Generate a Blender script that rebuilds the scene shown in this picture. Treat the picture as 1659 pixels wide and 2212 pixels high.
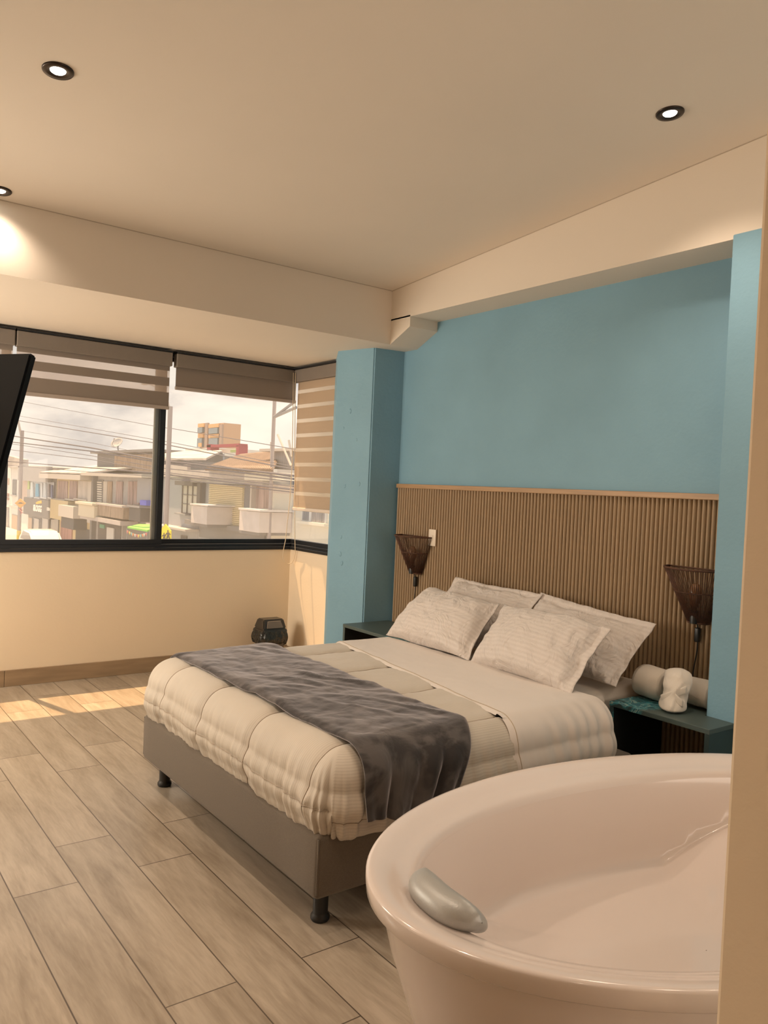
import bpy, bmesh, math, random
from mathutils import Vector, Matrix, noise
random.seed(7)
PI = math.pi
for o in list(bpy.data.objects): bpy.data.objects.remove(o)
SC = bpy.context.scene
COL = SC.collection

# ---------------------------------------------------------------- camera
CR, CU, CF = Vector((0.8010,-0.5972,0.0443)), Vector((-0.0191,0.0485,0.9986)), Vector((0.5978,0.8012,-0.0273))
_y,_p,_r = 6.40942903e-01,-2.73129002e-02,4.43497988e-02
CF = Vector((math.sin(_y)*math.cos(_p), math.cos(_y)*math.cos(_p), math.sin(_p)))
_rt = Vector((math.cos(_y), -math.sin(_y), 0)); _up = _rt.cross(CF)
CR = math.cos(_r)*_rt + math.sin(_r)*_up; CU = -math.sin(_r)*_rt + math.cos(_r)*_up
EYE = Vector((0,0,1.5)); FPX = 1720.64
cam = bpy.data.cameras.new('camera'); camo = bpy.data.objects.new('camera', cam); COL.objects.link(camo)
m = Matrix((CR, CU, -CF)).transposed().to_4x4(); m.translation = EYE; camo.matrix_world = m
cam.sensor_fit = 'VERTICAL'; cam.sensor_height = 36; cam.lens = FPX/2212*36; cam.clip_start = .05; cam.clip_end = 2000
SC.camera = camo
SC.view_settings.view_transform = 'Standard'; SC.view_settings.look = 'None'
SC.view_settings.gamma = 1; SC.view_settings.use_curve_mapping = False
SC.view_settings.exposure = 0.0
SC.cycles.max_bounces = 10; SC.cycles.diffuse_bounces = 6; SC.cycles.transparent_max_bounces = 16
SC.cycles.sample_clamp_indirect = 4; SC.cycles.caustics_refractive = False; SC.cycles.caustics_reflective = False
try: SC.cycles.use_denoising = True
except Exception: pass

# ---------------------------------------------------------------- sky
W = bpy.data.worlds.new('sky'); SC.world = W; W.use_nodes = True
nt = W.node_tree; nt.nodes.clear()
def N(t, typ, **kw):
    n = t.nodes.new(typ)
    for k, v in kw.items():
        if k.startswith('i_'): n.inputs[k[2:].replace('_', ' ')].default_value = v
        else: setattr(n, k, v)
    return n
tc = N(nt, 'ShaderNodeTexCoord')
mp = N(nt, 'ShaderNodeMapping'); mp.inputs['Scale'].default_value = (1, 1, 2.6)
nz = N(nt, 'ShaderNodeTexNoise', i_Scale=5.5, i_Detail=9.0, i_Roughness=.55, i_Distortion=.25)
cr = N(nt, 'ShaderNodeValToRGB')
els = cr.color_ramp.elements
els[0].position = .36; els[0].color = (.66,.62,.60,1)
els[1].position = .62; els[1].color = (1.12,1.03,.91,1)
e = els.new(.49); e.color = (1.0,.91,.82,1)
bg = N(nt, 'ShaderNodeBackground', i_Strength=1.0); ow = N(nt, 'ShaderNodeOutputWorld')
L = nt.links.new
L(tc.outputs['Generated'], mp.inputs[0]); L(mp.outputs[0], nz.inputs['Vector']); L(nz.outputs['Fac'], cr.inputs[0])
L(cr.outputs[0], bg.inputs[0]); L(bg.outputs[0], ow.inputs[0])

# ---------------------------------------------------------------- sun
sl = bpy.data.lights.new('sun', 'SUN'); sl.energy = 10.5; sl.angle = .009; sl.color = (1,.64,.34)
so = bpy.data.objects.new('sun', sl); COL.objects.link(so)
so.rotation_euler = Vector((0.28,-1,-2.35)).to_track_quat('-Z','Y').to_euler(); so.location = (0,10,20)

# ---------------------------------------------------------------- lamps power
SPOT_W = 46.0
al = bpy.data.lights.new('back_fill_light', 'AREA'); al.shape = 'RECTANGLE'; al.size = 1.9; al.size_y = 1.7; al.energy = 39; al.color = (1,.84,.70)  # added fill light behind the viewer; the back wall has no window
a2 = bpy.data.lights.new('left_fill_light', 'AREA'); a2.shape = 'RECTANGLE'; a2.size = 2.6; a2.size_y = 1.5; a2.energy = 18; a2.color = (1,.84,.66)  # added fill light at the solid left wall, brightens ceiling and headboard wall
ao2 = bpy.data.objects.new('left_fill_light', a2); COL.objects.link(ao2); ao2.location = (-1.24,3.6,1.3); ao2.rotation_euler = (math.radians(118),0,math.radians(-90))
a3 = bpy.data.lights.new('bay_fill_light', 'AREA'); a3.shape = 'RECTANGLE'; a3.size = 1.3; a3.size_y = 1.2; a3.energy = 92; a3.color = (1,.89,.74)  # added fill light at the bay's left end, brightens soffit and pillar
ao3 = bpy.data.objects.new('bay_fill_light', a3); COL.objects.link(ao3); ao3.location = (-1.24,5.25,1.75); ao3.rotation_euler = (math.radians(88),0,math.radians(-90))
ao = bpy.data.objects.new('back_fill_light', al); COL.objects.link(ao); ao.location = (2.45,-1.8,1.3); ao.rotation_euler = (math.radians(116),0,math.radians(8))
SPOT_COL = (1.0, .80, .62)

# ---------------------------------------------------------------- helpers
MATS = {}
def mat(name, col, rough=.6, metal=0, var=0, vscale=6, bump=0, bscale=80, spec=.5, sheen=0, coat=0, col2=None, stretch=(1,1,1), detail=4, transl=0, bdist=.01):
    if name in MATS: return MATS[name]
    mt = bpy.data.materials.new(name); mt.use_nodes = True; t = mt.node_tree; b = t.nodes['Principled BSDF']
    b.inputs['Base Color'].default_value = (*col, 1); b.inputs['Roughness'].default_value = rough; b.inputs['Metallic'].default_value = metal
    b.inputs['Specular IOR Level'].default_value = spec; b.inputs['Sheen Weight'].default_value = sheen; b.inputs['Coat Weight'].default_value = coat
    t_c = N(t, 'ShaderNodeTexCoord'); mpn = N(t, 'ShaderNodeMapping'); mpn.inputs['Scale'].default_value = stretch
    t.links.new(t_c.outputs['Object'], mpn.inputs[0])
    if var or col2:
        n = N(t, 'ShaderNodeTexNoise', i_Scale=float(vscale), i_Detail=float(detail)); t.links.new(mpn.outputs[0], n.inputs['Vector'])
        r = N(t, 'ShaderNodeValToRGB'); r.color_ramp.elements[0].position = .35; r.color_ramp.elements[1].position = .65
        c2 = col2 or tuple(max(0, c*(1+var)) for c in col); c1 = col if col2 else tuple(c*(1-var) for c in col)
        r.color_ramp.elements[0].color = (*c1, 1); r.color_ramp.elements[1].color = (*c2, 1)
        t.links.new(n.outputs['Fac'], r.inputs[0]); t.links.new(r.outputs[0], b.inputs['Base Color'])
    if bump:
        n2 = N(t, 'ShaderNodeTexNoise', i_Scale=float(bscale), i_Detail=3.0); t.links.new(mpn.outputs[0], n2.inputs['Vector'])
        bp = N(t, 'ShaderNodeBump', i_Strength=bump, i_Distance=bdist); t.links.new(n2.outputs['Fac'], bp.inputs['Height']); t.links.new(bp.outputs[0], b.inputs['Normal'])
    if transl:
        tr = N(t, 'ShaderNodeBsdfTranslucent'); tr.inputs[0].default_value = (*col, 1); mx = N(t, 'ShaderNodeMixShader'); mx.inputs[0].default_value = transl
        t.links.new(b.outputs[0], mx.inputs[1]); t.links.new(tr.outputs[0], mx.inputs[2]); t.links.new(mx.outputs[0], t.nodes['Material Output'].inputs[0])
    MATS[name] = mt; return mt
def emis(name, col, s):
    mt = bpy.data.materials.new(name); mt.use_nodes = True; b = mt.node_tree.nodes['Principled BSDF']
    b.inputs['Base Color'].default_value = (*col,1); b.inputs['Emission Color'].default_value = (*col,1); b.inputs['Emission Strength'].default_value = s
    return mt

def link(name, bm, m, parent=None, smooth=False, angle=None):
    me = bpy.data.meshes.new(name)
    bmesh.ops.recalc_face_normals(bm, faces=bm.faces) if len(bm.faces) else None
    bm.to_mesh(me); bm.free()
    for x in (m if isinstance(m, (list, tuple)) else [m]): me.materials.append(x)
    if smooth:
        for p in me.polygons: p.use_smooth = True
    o = bpy.data.objects.new(name, me); COL.objects.link(o)
    if smooth and angle:
        es = o.modifiers.new('e', 'EDGE_SPLIT'); es.split_angle = math.radians(angle)
    if parent: o.parent = parent; o.matrix_parent_inverse = Matrix.Translation(parent.location).inverted() if not parent.rotation_euler[2] else parent.matrix_basis.inverted()
    return o
def tag(o, label=None, cat=None, group=None, kind=None):
    if label: o['label'] = label
    if cat: o['category'] = cat
    if group: o['group'] = group
    if kind: o['kind'] = kind
    return o
def empty(name, loc, label, cat, group=None):
    o = bpy.data.objects.new(name, None); COL.objects.link(o); o.location = loc; o.empty_display_size = .1
    return tag(o, label, cat, group)
def B(): return bmesh.new()
def box(bm, x0,x1,y0,y1,z0,z1, bev=0, seg=2, mi=0):
    r = bmesh.ops.create_cube(bm, size=1)
    vs = r['verts']
    for v in vs: v.co = Vector((x0+(v.co.x+.5)*(x1-x0), y0+(v.co.y+.5)*(y1-y0), z0+(v.co.z+.5)*(z1-z0)))
    fs = list({f for v in vs for f in v.link_faces})
    for f in fs: f.material_index = mi
    if bev:
        es = list({e for v in vs for e in v.link_edges})
        bmesh.ops.bevel(bm, geom=es, offset=bev, segments=seg, affect='EDGES', profile=.5)
    return bm
def prism(bm, pts, z0, z1):
    a = [bm.verts.new((x,y,z0)) for x,y in pts]; b = [bm.verts.new((x,y,z1)) for x,y in pts]
    n = len(pts); bm.faces.new(a[::-1]); bm.faces.new(b)
    for i in range(n): bm.faces.new((a[i],a[(i+1)%n],b[(i+1)%n],b[i]))
    return bm
def extr(bm, pts, d, mi=0):
    """closed polygon of 3D pts extruded by vector d"""
    d = Vector(d); a = [bm.verts.new(p) for p in pts]; b = [bm.verts.new(Vector(p)+d) for p in pts]
    n = len(pts); f = [bm.faces.new(a[::-1]), bm.faces.new(b)]
    for i in range(n): f.append(bm.faces.new((a[i],a[(i+1)%n],b[(i+1)%n],b[i])))
    for q in f: q.material_index = mi
    return bm
def tube(bm, pts, r, n=8, caps=True, closed=False):
    pts = [Vector(p) for p in pts]; rings = []; R = r if callable(r) else (lambda i: r)
    up = None
    for i, p in enumerate(pts):
        if closed: t = pts[(i+1)%len(pts)]-pts[i-1]
        else: t = (pts[min(i+1,len(pts)-1)]-pts[max(i-1,0)])
        t.normalize()
        if up is None: up = t.orthogonal().normalized()
        up = (up - t*up.dot(t)).normalized(); s = t.cross(up)
        rings.append([bm.verts.new(p+R(i)*(math.cos(a)*up+math.sin(a)*s)) for a in (2*PI*k/n for k in range(n))])
    m_ = len(rings)
    for i in range(m_ if closed else m_-1):
        A, C_ = rings[i], rings[(i+1)%m_]
        for k in range(n): bm.faces.new((A[k],A[(k+1)%n],C_[(k+1)%n],C_[k]))
    if caps and not closed: bm.faces.new(rings[0][::-1]); bm.faces.new(rings[-1])
    return bm
def lathe(bm, prof, c=(0,0,0), n=24, sx=1, sy=1):
    c = Vector(c); rings = [[bm.verts.new(c+Vector((r*math.cos(2*PI*k/n)*sx, r*math.sin(2*PI*k/n)*sy, z))) for k in range(n)] for r, z in prof]
    for A, C_ in zip(rings, rings[1:]):
        for k in range(n): bm.faces.new((A[k],A[(k+1)%n],C_[(k+1)%n],C_[k]))
    bm.faces.new(rings[0][::-1]); bm.faces.new(rings[-1]); return bm
def grid(bm, nu, nv, f, uv=None, cu=False, mi=0):
    V = [[bm.verts.new(f(i/nu, j/nv)) for j in range(nv+1)] for i in range(nu if cu else nu+1)]
    ul = bm.loops.layers.uv.verify() if uv else None
    for i in range(nu):
        for j in range(nv):
            i2 = (i+1) % nu if cu else i+1
            fc = bm.faces.new((V[i][j],V[i2][j],V[i2][j+1],V[i][j+1])); fc.material_index = mi
            if ul:
                for lp, (a, b) in zip(fc.loops, ((i,j),(i+1,j),(i+1,j+1),(i,j+1))): lp[ul].uv = (a/nu, b/nv)
    return V
def fb(x,y,z=0,s=1,o=3): return noise.fractal(Vector((x*s,y*s,z*s)), .8, 2.0, o)
def ray(px,py): return CF + (px-829.5)/FPX*CR - (py-1106)/FPX*CU
def onX(px,py,X): d = ray(px,py); return EYE + d*(X/d.x)
def onY(px,py,Y): d = ray(px,py); return EYE + d*(Y/d.y)
# ================================================================ ROOM SHELL
M_cream = mat('cream_wall_paint', (.84,.71,.54), .75, var=.015, vscale=1.5, bump=.06, bscale=60, spec=.3)
M_ceil = mat('ceiling_paint', (.78,.71,.62), .85, var=.015, vscale=1.2, bump=.03, bscale=90, spec=.2)
M_blue = mat('blue_wall_paint', (.21,.385,.50), .62, var=.05, vscale=1.7, bump=.10, bscale=45, spec=.35)
M_black = mat('black_aluminium', (.018,.02,.024), .35, metal=.3)
XW, XB, XS = 3.573, 3.33, 3.50     # headboard wall, beam / pillar face, side window wall
YW, YB = 6.03, 4.48                # window wall, front beam face
ZS = 2.515                         # bay soffit
# floor with staggered planks
def floor_mat():
    mt = bpy.data.materials.new('wood_look_floor_tile'); mt.use_nodes = True; t = mt.node_tree; l = t.links.new; b = t.nodes['Principled BSDF']
    g = N(t, 'ShaderNodeNewGeometry'); sx = N(t, 'ShaderNodeSeparateXYZ'); l(g.outputs['Position'], sx.inputs[0])
    def M(op, a, b_=None, c=None):
        n = N(t, 'ShaderNodeMath', operation=op)
        for i, v in enumerate((a, b_, c)):
            if v is None: continue
            if isinstance(v, (int,float)): n.inputs[i].default_value = v
            else: l(v, n.inputs[i])
        return n.outputs[0]
    PW, PL = .2245, 1.185
    cx = M('DIVIDE', M('SUBTRACT', sx.outputs[0], .659-PW*20), PW); ci = M('FLOOR', cx); fx = M('FRACT', cx)
    par = M('MODULO', ci, 2.0)
    off = M('MULTIPLY', par, .331)
    cy = M('DIVIDE', M('SUBTRACT', M('ADD', sx.outputs[1], 20*PL-2.975), off), PL); cj = M('FLOOR', cy); fy = M('FRACT', cy)
    ex = M('MULTIPLY', M('MINIMUM', fx, M('SUBTRACT', 1.0, fx)), PW); ey = M('MULTIPLY', M('MINIMUM', fy, M('SUBTRACT', 1.0, fy)), PL)
    ed = M('MINIMUM', ex, ey); gr = M('LESS_THAN', ed, .0022)
    cv = N(t, 'ShaderNodeCombineXYZ'); l(ci, cv.inputs[0]); l(cj, cv.inputs[1])
    wn = N(t, 'ShaderNodeTexWhiteNoise'); l(cv.outputs[0], wn.inputs['Vector'])
    # grain coordinates shifted for each plank
    cm = N(t, 'ShaderNodeCombineXYZ'); l(M('MULTIPLY', sx.outputs[0], 9.0), cm.inputs[0]); l(M('MULTIPLY', sx.outputs[1], 1.1), cm.inputs[1]); l(M('MULTIPLY', wn.outputs['Value'], 37.0), cm.inputs[2])
    n1 = N(t, 'ShaderNodeTexNoise', i_Scale=1.3, i_Detail=6.0, i_Distortion=1.2); l(cm.outputs[0], n1.inputs['Vector'])
    n2 = N(t, 'ShaderNodeTexNoise', i_Scale=11.0, i_Detail=4.0, i_Distortion=.5); l(cm.outputs[0], n2.inputs['Vector'])
    ad = M('ADD', M('MULTIPLY', n1.outputs['Fac'], .7), M('MULTIPLY', n2.outputs['Fac'], .3))
    r = N(t, 'ShaderNodeValToRGB'); r.color_ramp.elements[0].position = .34; r.color_ramp.elements[1].position = .64
    r.color_ramp.elements[0].color = (.28,.225,.165,1); r.color_ramp.elements[1].color = (.45,.38,.30,1); l(ad, r.inputs[0])
    hv = N(t, 'ShaderNodeHueSaturation'); l(r.outputs[0], hv.inputs['Color']); l(M('ADD', M('MULTIPLY', wn.outputs['Value'], .16), .92), hv.inputs['Value'])
    mx = N(t, 'ShaderNodeMix', data_type='RGBA'); l(gr, mx.inputs['Factor']); l(hv.outputs[0], mx.inputs['A']); mx.inputs['B'].default_value = (.10,.075,.055,1)
    l(mx.outputs['Result'], b.inputs['Base Color']); b.inputs['Roughness'].default_value = .30; b.inputs['Specular IOR Level'].default_value = .6
    bp = N(t, 'ShaderNodeBump', i_Strength=.25, i_Distance=.003); l(M('SUBTRACT', ad, M('MULTIPLY', gr, 2.0)), bp.inputs['Height']); l(bp.outputs[0], b.inputs['Normal'])
    return mt
XL, YK = -1.3, -1.9
bm = B(); box(bm, XL-.2, XW+.2, YK-.2, YW+.25, -.12, 0); tag(link('floor', bm, floor_mat()), kind='structure')
# ceiling rising gently toward the camera
SL = .0797
def cz(y): return 2.887 + SL*(YB-y)
bm = B(); extr(bm, [(XL-.2,YB+.02,cz(YB+.02)),(XL-.2,YK-.2,cz(YK-.2)),(XL-.2,YK-.2,cz(YK-.2)+.2),(XL-.2,YB+.02,cz(YB)+.4)], (XW-XL+.5,0,0)); tag(link('ceiling', bm, M_ceil), kind='structure')
# front beam between room and window bay; its underside is the bay ceiling
bm = B(); box(bm, XL-.2, XS+.15, YB, YW+.2, ZS, 3.4); tag(link('beam', bm, M_ceil, None), kind='structure')
# beam above the headboard wall with a sloped haunch at its far end
bm = B(); box(bm, XB, XW+.3, YK-.2, YB, 2.680, 3.9)
extr(bm, [(XB,YB,2.69),(XB,4.265,2.69),(XB,4.265,2.613),(XB,YB,ZS)], (.3,0,0)); tag(link('beam', bm, M_ceil), kind='structure')
M_gap = mat('painted_gap_shade', (.50,.43,.35), .9)  # thin brown strips painting in the shade line where ceiling meets beams
bm = B(); box(bm, XL, XB, YB-.004, YB+.001, cz(YB)-.003, cz(YB)+.004); tag(link('gap_shade_1', bm, M_gap), kind='structure')
bm = B(); extr(bm, [(XB-.004,YB-.004,cz(YB)-.003),(XB-.004,YK,cz(YK)-.003),(XB-.004,YK,cz(YK)+.004),(XB-.004,YB-.004,cz(YB)+.004)], (.005,0,0)); tag(link('gap_shade_2', bm, M_gap), kind='structure')
# headboard wall, pillars
bm = B(); box(bm, XW, XW+.2, YK-.2, 5.0, 0, 2.9); tag(link('wall_right', bm, M_blue), kind='structure')
bm = B(); prism(bm, [(XB,4.66),(XW+.1,4.61),(XW+.1,5.6),(XS-.02,5.40),(3.235,4.99)], 0, ZS+.0); 
bmesh.ops.bevel(bm, geom=[e for e in bm.edges if abs(e.verts[0].co.z-e.verts[1].co.z)>1 and e.verts[0].co.x<3.4], offset=.008, segments=2, affect='EDGES')
tag(link('pillar', bm, M_blue), kind='structure')
bm = B(); box(bm, XB-.004, XW+.2, 1.25, 1.966, 0, 2.70, bev=.006); tag(link('pillar', bm, M_blue), kind='structure')
# lumps of old paint on the far pillar
bm = B()
for px, py, s in [(757,888,.012),(776,1045,.010),(745,1050,.010),(735,1196,.014),(738,1217,.012),(770,950,.008),(742,925,.007),(737,1160,.008)]:
    a = Vector((XB,4.66,0)); b_ = Vector((3.235,4.99,0)); d = ray(px,py); nrm = Vector((b_.y-a.y, -(b_.x-a.x), 0))
    t_ = (a-EYE).dot(nrm)/d.dot(nrm); p = EYE+d*t_; nn = nrm.normalized()
    V0 = len(bm.verts); r = bmesh.ops.create_icosphere(bm, subdivisions=2, radius=s)
    for v in r['verts']:
        c = v.co.copy(); c.z *= 1.5; c -= nn*c.dot(nn)*.8; c *= 1+.5*noise.noise(c*120+Vector((px,0,0))); v.co = p+c
tag(link('pillar_blister', bm, M_blue, None, True), kind='structure')
# window wall with apron, side window wall, remaining walls
bm = B(); box(bm, XL-.2, XS+.15, YW, YW+.2, 0, .955); tag(link('wall_front', bm, M_cream), kind='structure')
bm = B(); box(bm, XS, XS+.15, 4.95, YW, 0, .955); tag(link('wall_side', bm, M_cream), kind='structure')
bm = B(); box(bm, XL-.2, XL, YK-.2, YW, 0, 3.6); tag(link('wall_left', bm, M_cream), kind='structure')
bm = B(); box(bm, XL, XW, YK-.2, YK, 0, 3.9); tag(link('wall_back', bm, M_cream), kind='structure')
bm = B(); box(bm, 1.105, 1.24, YK, .612, 0, 3.45, bev=.006); tag(link('wall_foreground', bm, M_cream), kind='structure')
# baseboards
M_bb = mat('brown_tile_baseboard', (.34,.24,.15), .45, var=.12, vscale=3, stretch=(1,1,8))
bm = B()
xs = [XL, 1.23-1.185*1.5, 1.23, 2.44, XS]
for a, b_ in zip(xs, xs[1:]):
    if b_>a: box(bm, a+.001, b_-.001, YW-.014, YW, 0, .116, bev=.002)
tag(link('baseboard_front', bm, M_bb), kind='structure')
bm = B(); box(bm, XS-.10, XS, 5.36, YW-.014, 0, .11, bev=.003); tag(link('baseboard_side', bm, M_bb), kind='structure')

# glass
def glass_mat():
    mt = bpy.data.materials.new('window_glass'); mt.use_nodes = True; t = mt.node_tree; t.nodes.clear()
    tr = N(t, 'ShaderNodeBsdfTransparent'); tr.inputs[0].default_value = (.98,.98,.97,1); gl = N(t, 'ShaderNodeBsdfGlossy', i_Roughness=.02); gl.inputs[0].default_value = (1,1,1,1)
    df = N(t, 'ShaderNodeBsdfTranslucent'); df.inputs[0].default_value = (.9,.88,.82,1)
    lw = N(t, 'ShaderNodeLayerWeight', i_Blend=.5); pw = N(t, 'ShaderNodeMath', operation='POWER'); pw.inputs[1].default_value = 4; t.links.new(lw.outputs['Facing'], pw.inputs[0]); fr = N(t, 'ShaderNodeMath', operation='MULTIPLY_ADD'); fr.inputs[1].default_value = .5; fr.inputs[2].default_value = .02; t.links.new(pw.outputs[0], fr.inputs[0]); mx = N(t, 'ShaderNodeMixShader'); m2 = N(t, 'ShaderNodeMixShader'); m2.inputs[0].default_value = GLASS_VEIL; ou = N(t, 'ShaderNodeOutputMaterial')
    t.links.new(fr.outputs[0], mx.inputs[0]); t.links.new(tr.outputs[0], mx.inputs[1]); t.links.new(gl.outputs[0], mx.inputs[2])
    t.links.new(mx.outputs[0], m2.inputs[1]); t.links.new(df.outputs[0], m2.inputs[2]); t.links.new(m2.outputs[0], ou.inputs[0]); return mt
GLASS_VEIL = .05  # slight translucent veil added to the panes to imitate outdoor haze
M_glass = glass_mat()
M_grey_al = mat('grey_aluminium', (.25,.27,.27), .4, metal=.4)
# front window: outer frame with mullions (structure), sliding sashes and panes
bm = B()
box(bm, XL-.1, XS+.12, YW+.01, YW+.11, .955, 1.000, bev=.004)     # bottom track
box(bm, XL-.1, XS+.12, YW-.012, YW+.03, .950, .975, bev=.003)
box(bm, XL-.1, XS+.12, YW+.01, YW+.11, 2.47, ZS+.02)

win = tag(link('window_1', bm, M_black), kind='structure')
for a, b_, yo in ((-1.25,-.02,.02),(-.06,1.21,.06),(1.17,2.345,.02),(2.31,3.565,.06)):
    bm = B(); y0, y1 = YW+yo, YW+yo+.034; w = .046
    box(bm, a, b_, y0, y1, .998, 1.036, bev=.003); box(bm, a, b_, y0, y1, 2.44, 2.475, bev=.003)
    last = b_ > 3.5
    box(bm, a, a+w, y0, y1, 1.03, 2.445, bev=.003)
    if not last: box(bm, b_-w, b_, y0, y1, 1.03, 2.445, bev=.003)
    s = link('window_sash', bm, M_black, win)
    bm = B(); box(bm, a+w-.004, (3.541 if last else b_-w+.004), y0+.014, y0+.019, 1.03, 2.445); link('window_pane', bm, M_glass, s)
bm = B(); box(bm, 2.262, 2.300, YW+.05, YW+.062, 1.036, 2.44); link('window_trim', bm, M_grey_al, win)
bm = B()
box(bm, XS+.01, XS+.11, 4.98, YW+.01, .955, 1.000, bev=.004); box(bm, XS-.012, XS+.03, 5.0, YW+.01, .950, .975, bev=.003)
box(bm, XS+.01, XS+.11, 4.98, YW+.01, 2.47, ZS+.02); box(bm, XS+.01, XS+.11, 5.30, 5.355, .955, 2.5)
win = tag(link('window_2', bm, M_black), kind='structure')
bm = B(); x0 = XS+.03; a, b_ = 5.35, 6.09
box(bm, x0, x0+.034, a, b_, .998, 1.036, bev=.003); box(bm, x0, x0+.034, a, b_, 2.44, 2.475); box(bm, x0, x0+.034, a, a+.045, 1.03, 2.445, bev=.003)
s = link('window_sash', bm, M_black, win)
bm = B(); box(bm, x0+.012, x0+.017, a+.04, 6.088, 1.03, 2.445); link('window_pane', bm, M_glass, s)

# ================================================================ BLINDS
M_val = mat('taupe_blind_valance', (.235,.20,.17), .7, bump=.15, bscale=300, var=.03, transl=.12)
M_fab = mat('taupe_blind_fabric', (.32,.27,.23), .8, bump=.15, bscale=400, transl=.30)
M_fab2 = mat('cream_blind_fabric', (.62,.49,.36), .8, bump=.15, bscale=400, transl=.35)
def sheer(name, c, a):
    mt = bpy.data.materials.new(name); mt.use_nodes = True; t = mt.node_tree; t.nodes.clear()
    tr = N(t, 'ShaderNodeBsdfTransparent'); d = N(t, 'ShaderNodeBsdfDiffuse'); d.inputs[0].default_value = (*c,1); tl = N(t, 'ShaderNodeBsdfTranslucent'); tl.inputs[0].default_value = (*c,1)
    ma = N(t, 'ShaderNodeMixShader'); mx = N(t, 'ShaderNodeMixShader'); mx.inputs[0].default_value = a; ou = N(t, 'ShaderNodeOutputMaterial')
    t.links.new(d.outputs[0], ma.inputs[1]); t.links.new(tl.outputs[0], ma.inputs[2]); t.links.new(tr.outputs[0], mx.inputs[1]); t.links.new(ma.outputs[0], mx.inputs[2]); t.links.new(mx.outputs[0], ou.inputs[0]); return mt
M_sheer = sheer('sheer_blind_band', (.72,.60,.50), .42)
M_sheer2 = sheer('sheer_blind_band_cream', (.85,.74,.60), .65)
M_bar = mat('grey_blind_rail', (.42,.36,.32), .5, transl=.1)
M_bar2 = mat('cream_blind_rail', (.66,.57,.48), .4)
def blind(name_lab, horiz, a, b_, pos, zs, ztop, zbot, fab, bar, shr, grp, inward):
    """horiz 'x': spans X a..b at Y=pos; 'y': spans Y a..b at X=pos. zs: opaque/sheer boundaries from the top down, alternating from opaque"""
    o = empty('roller_blind', (a, pos, zbot) if horiz=='x' else (pos, a, zbot), name_lab, 'blind', grp)
    def bx(bm, u0,u1,w0,w1,z0,z1, bev=0, mi=0):
        if horiz=='x': box(bm, u0,u1, pos+min(w0,w1), pos+max(w0,w1), z0, z1, bev, 2, mi)
        else: box(bm, pos+min(w0,w1), pos+max(w0,w1), u0,u1, z0, z1, bev, 2, mi)
    bm = B(); bx(bm, a-.008, b_+.008, -.035, .035, ztop-.105, ztop, .006); link('valance', bm, M_val if fab is M_fab else M_val, o)
    bm = B(); bx(bm, a-.009, b_+.009, -.04, .04, ztop+.001, ztop+.014, .002); link('head_rail', bm, M_black, o)
    bm = B(); zz = [ztop-.10]+zs+[zbot]
    for i, (z1, z0) in enumerate(zip(zz, zz[1:])): bx(bm, a, b_, 0, .0012, z0, z1, 0, i%2)
    link('fabric', bm, [fab, shr], o)
    bm = B(); bx(bm, a-.004, b_+.004, -.009, .011, zbot-.026, zbot+.002, .006); link('bottom_rail', bm, bar, o)
    return o
def zY(py, px=200, Y=YW-.05): return onY(px,py,Y).z
zl = [zY(780),zY(795.5),zY(815),zY(829.5)]
b1 = blind('striped taupe blind raised over the left pane, see-through bands between dark strips', 'x', 1.235, 2.335, YW-.05, zl, 2.487, zY(861)+.0, M_fab, M_bar, M_sheer, 'striped blinds of the bay window', -1)
blind('raised taupe striped blind behind the black television at the left edge', 'x', .06, 1.21, YW-.05, zl, 2.487, zY(861), M_fab, M_bar, M_sheer, 'striped blinds of the bay window', -1)
b2 = blind('closed taupe blind gathered at the top of the right-hand pane', 'x', 2.385, 3.46, YW-.05, [2.330,2.3297], 2.487, 2.235, M_fab, M_bar, M_sheer, 'striped blinds of the bay window', -1)
zs = []
for k in range(8):
    y = 740 + (395+128*k-6)/3.95
    if k: y -= 0
    zt = onX(683, y-1, XS-.047).z; zs += [zt, zt-.031]
b3 = blind('cream striped blind lowered over the narrow side window beside the blue pillar', 'y', 5.17, 5.93, XS-.047, zs, 2.487, onX(683,1100,XS-.047).z, M_fab2, M_bar2, M_sheer2, 'striped blinds of the bay window', -1)
# bead chain of the side blind
P = [onY(634,805,5.94), onY(631,1000,5.94), onY(626,1080,5.94), onY(617,1165,5.94), onY(612,1190,5.94), onY(611,1204,5.94), onY(615,1214,5.94), onY(622,1218.5,5.94), onY(630,1216,5.93), onY(635,1208,5.92), onY(638,1195,5.91), onY(637,1160,5.91), onY(636.5,1000,5.91), onY(638,805,5.91)]
bm = B(); tube(bm, P, .0032, 6); link('pull_chain', bm, mat('cream_bead_chain', (.75,.62,.45), .5), b3, True)

# ================================================================ TELEVISION
M_tv = mat('black_gloss_plastic', (.004,.005,.006), .5, spec=.15)
P1 = EYE + ray(67,762)*2.62; dl = Vector((-.56,.828,0)).normalized(); nn = Vector((.828,.56,0)); tau = math.radians(17)
dn = -nn*math.sin(tau) - Vector((0,0,1))*math.cos(tau); nb = dl.cross(dn); nb = nb if nb.dot(nn)>0 else -nb
tvo = empty('television', P1, 'black flat television tilted downward at the left edge, before the window', 'television')
def obox(bm, o, u, v, w, U, V_, W_, bev=0):
    r = bmesh.ops.create_cube(bm, size=1)
    for q in r['verts']: q.co = o + u*(U[0]+(q.co.x+.5)*(U[1]-U[0])) + v*(V_[0]+(q.co.y+.5)*(V_[1]-V_[0])) + w*(W_[0]+(q.co.z+.5)*(W_[1]-W_[0]))
    if bev: bmesh.ops.bevel(bm, geom=list({e for q in r['verts'] for e in q.link_edges}), offset=bev, segments=2, affect='EDGES')
    return bm
bm = B(); obox(bm, P1, dl, dn, nb, (0,1.10), (0,.63), (0,.03), .006); link('television_case', bm, M_tv, tvo)
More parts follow.
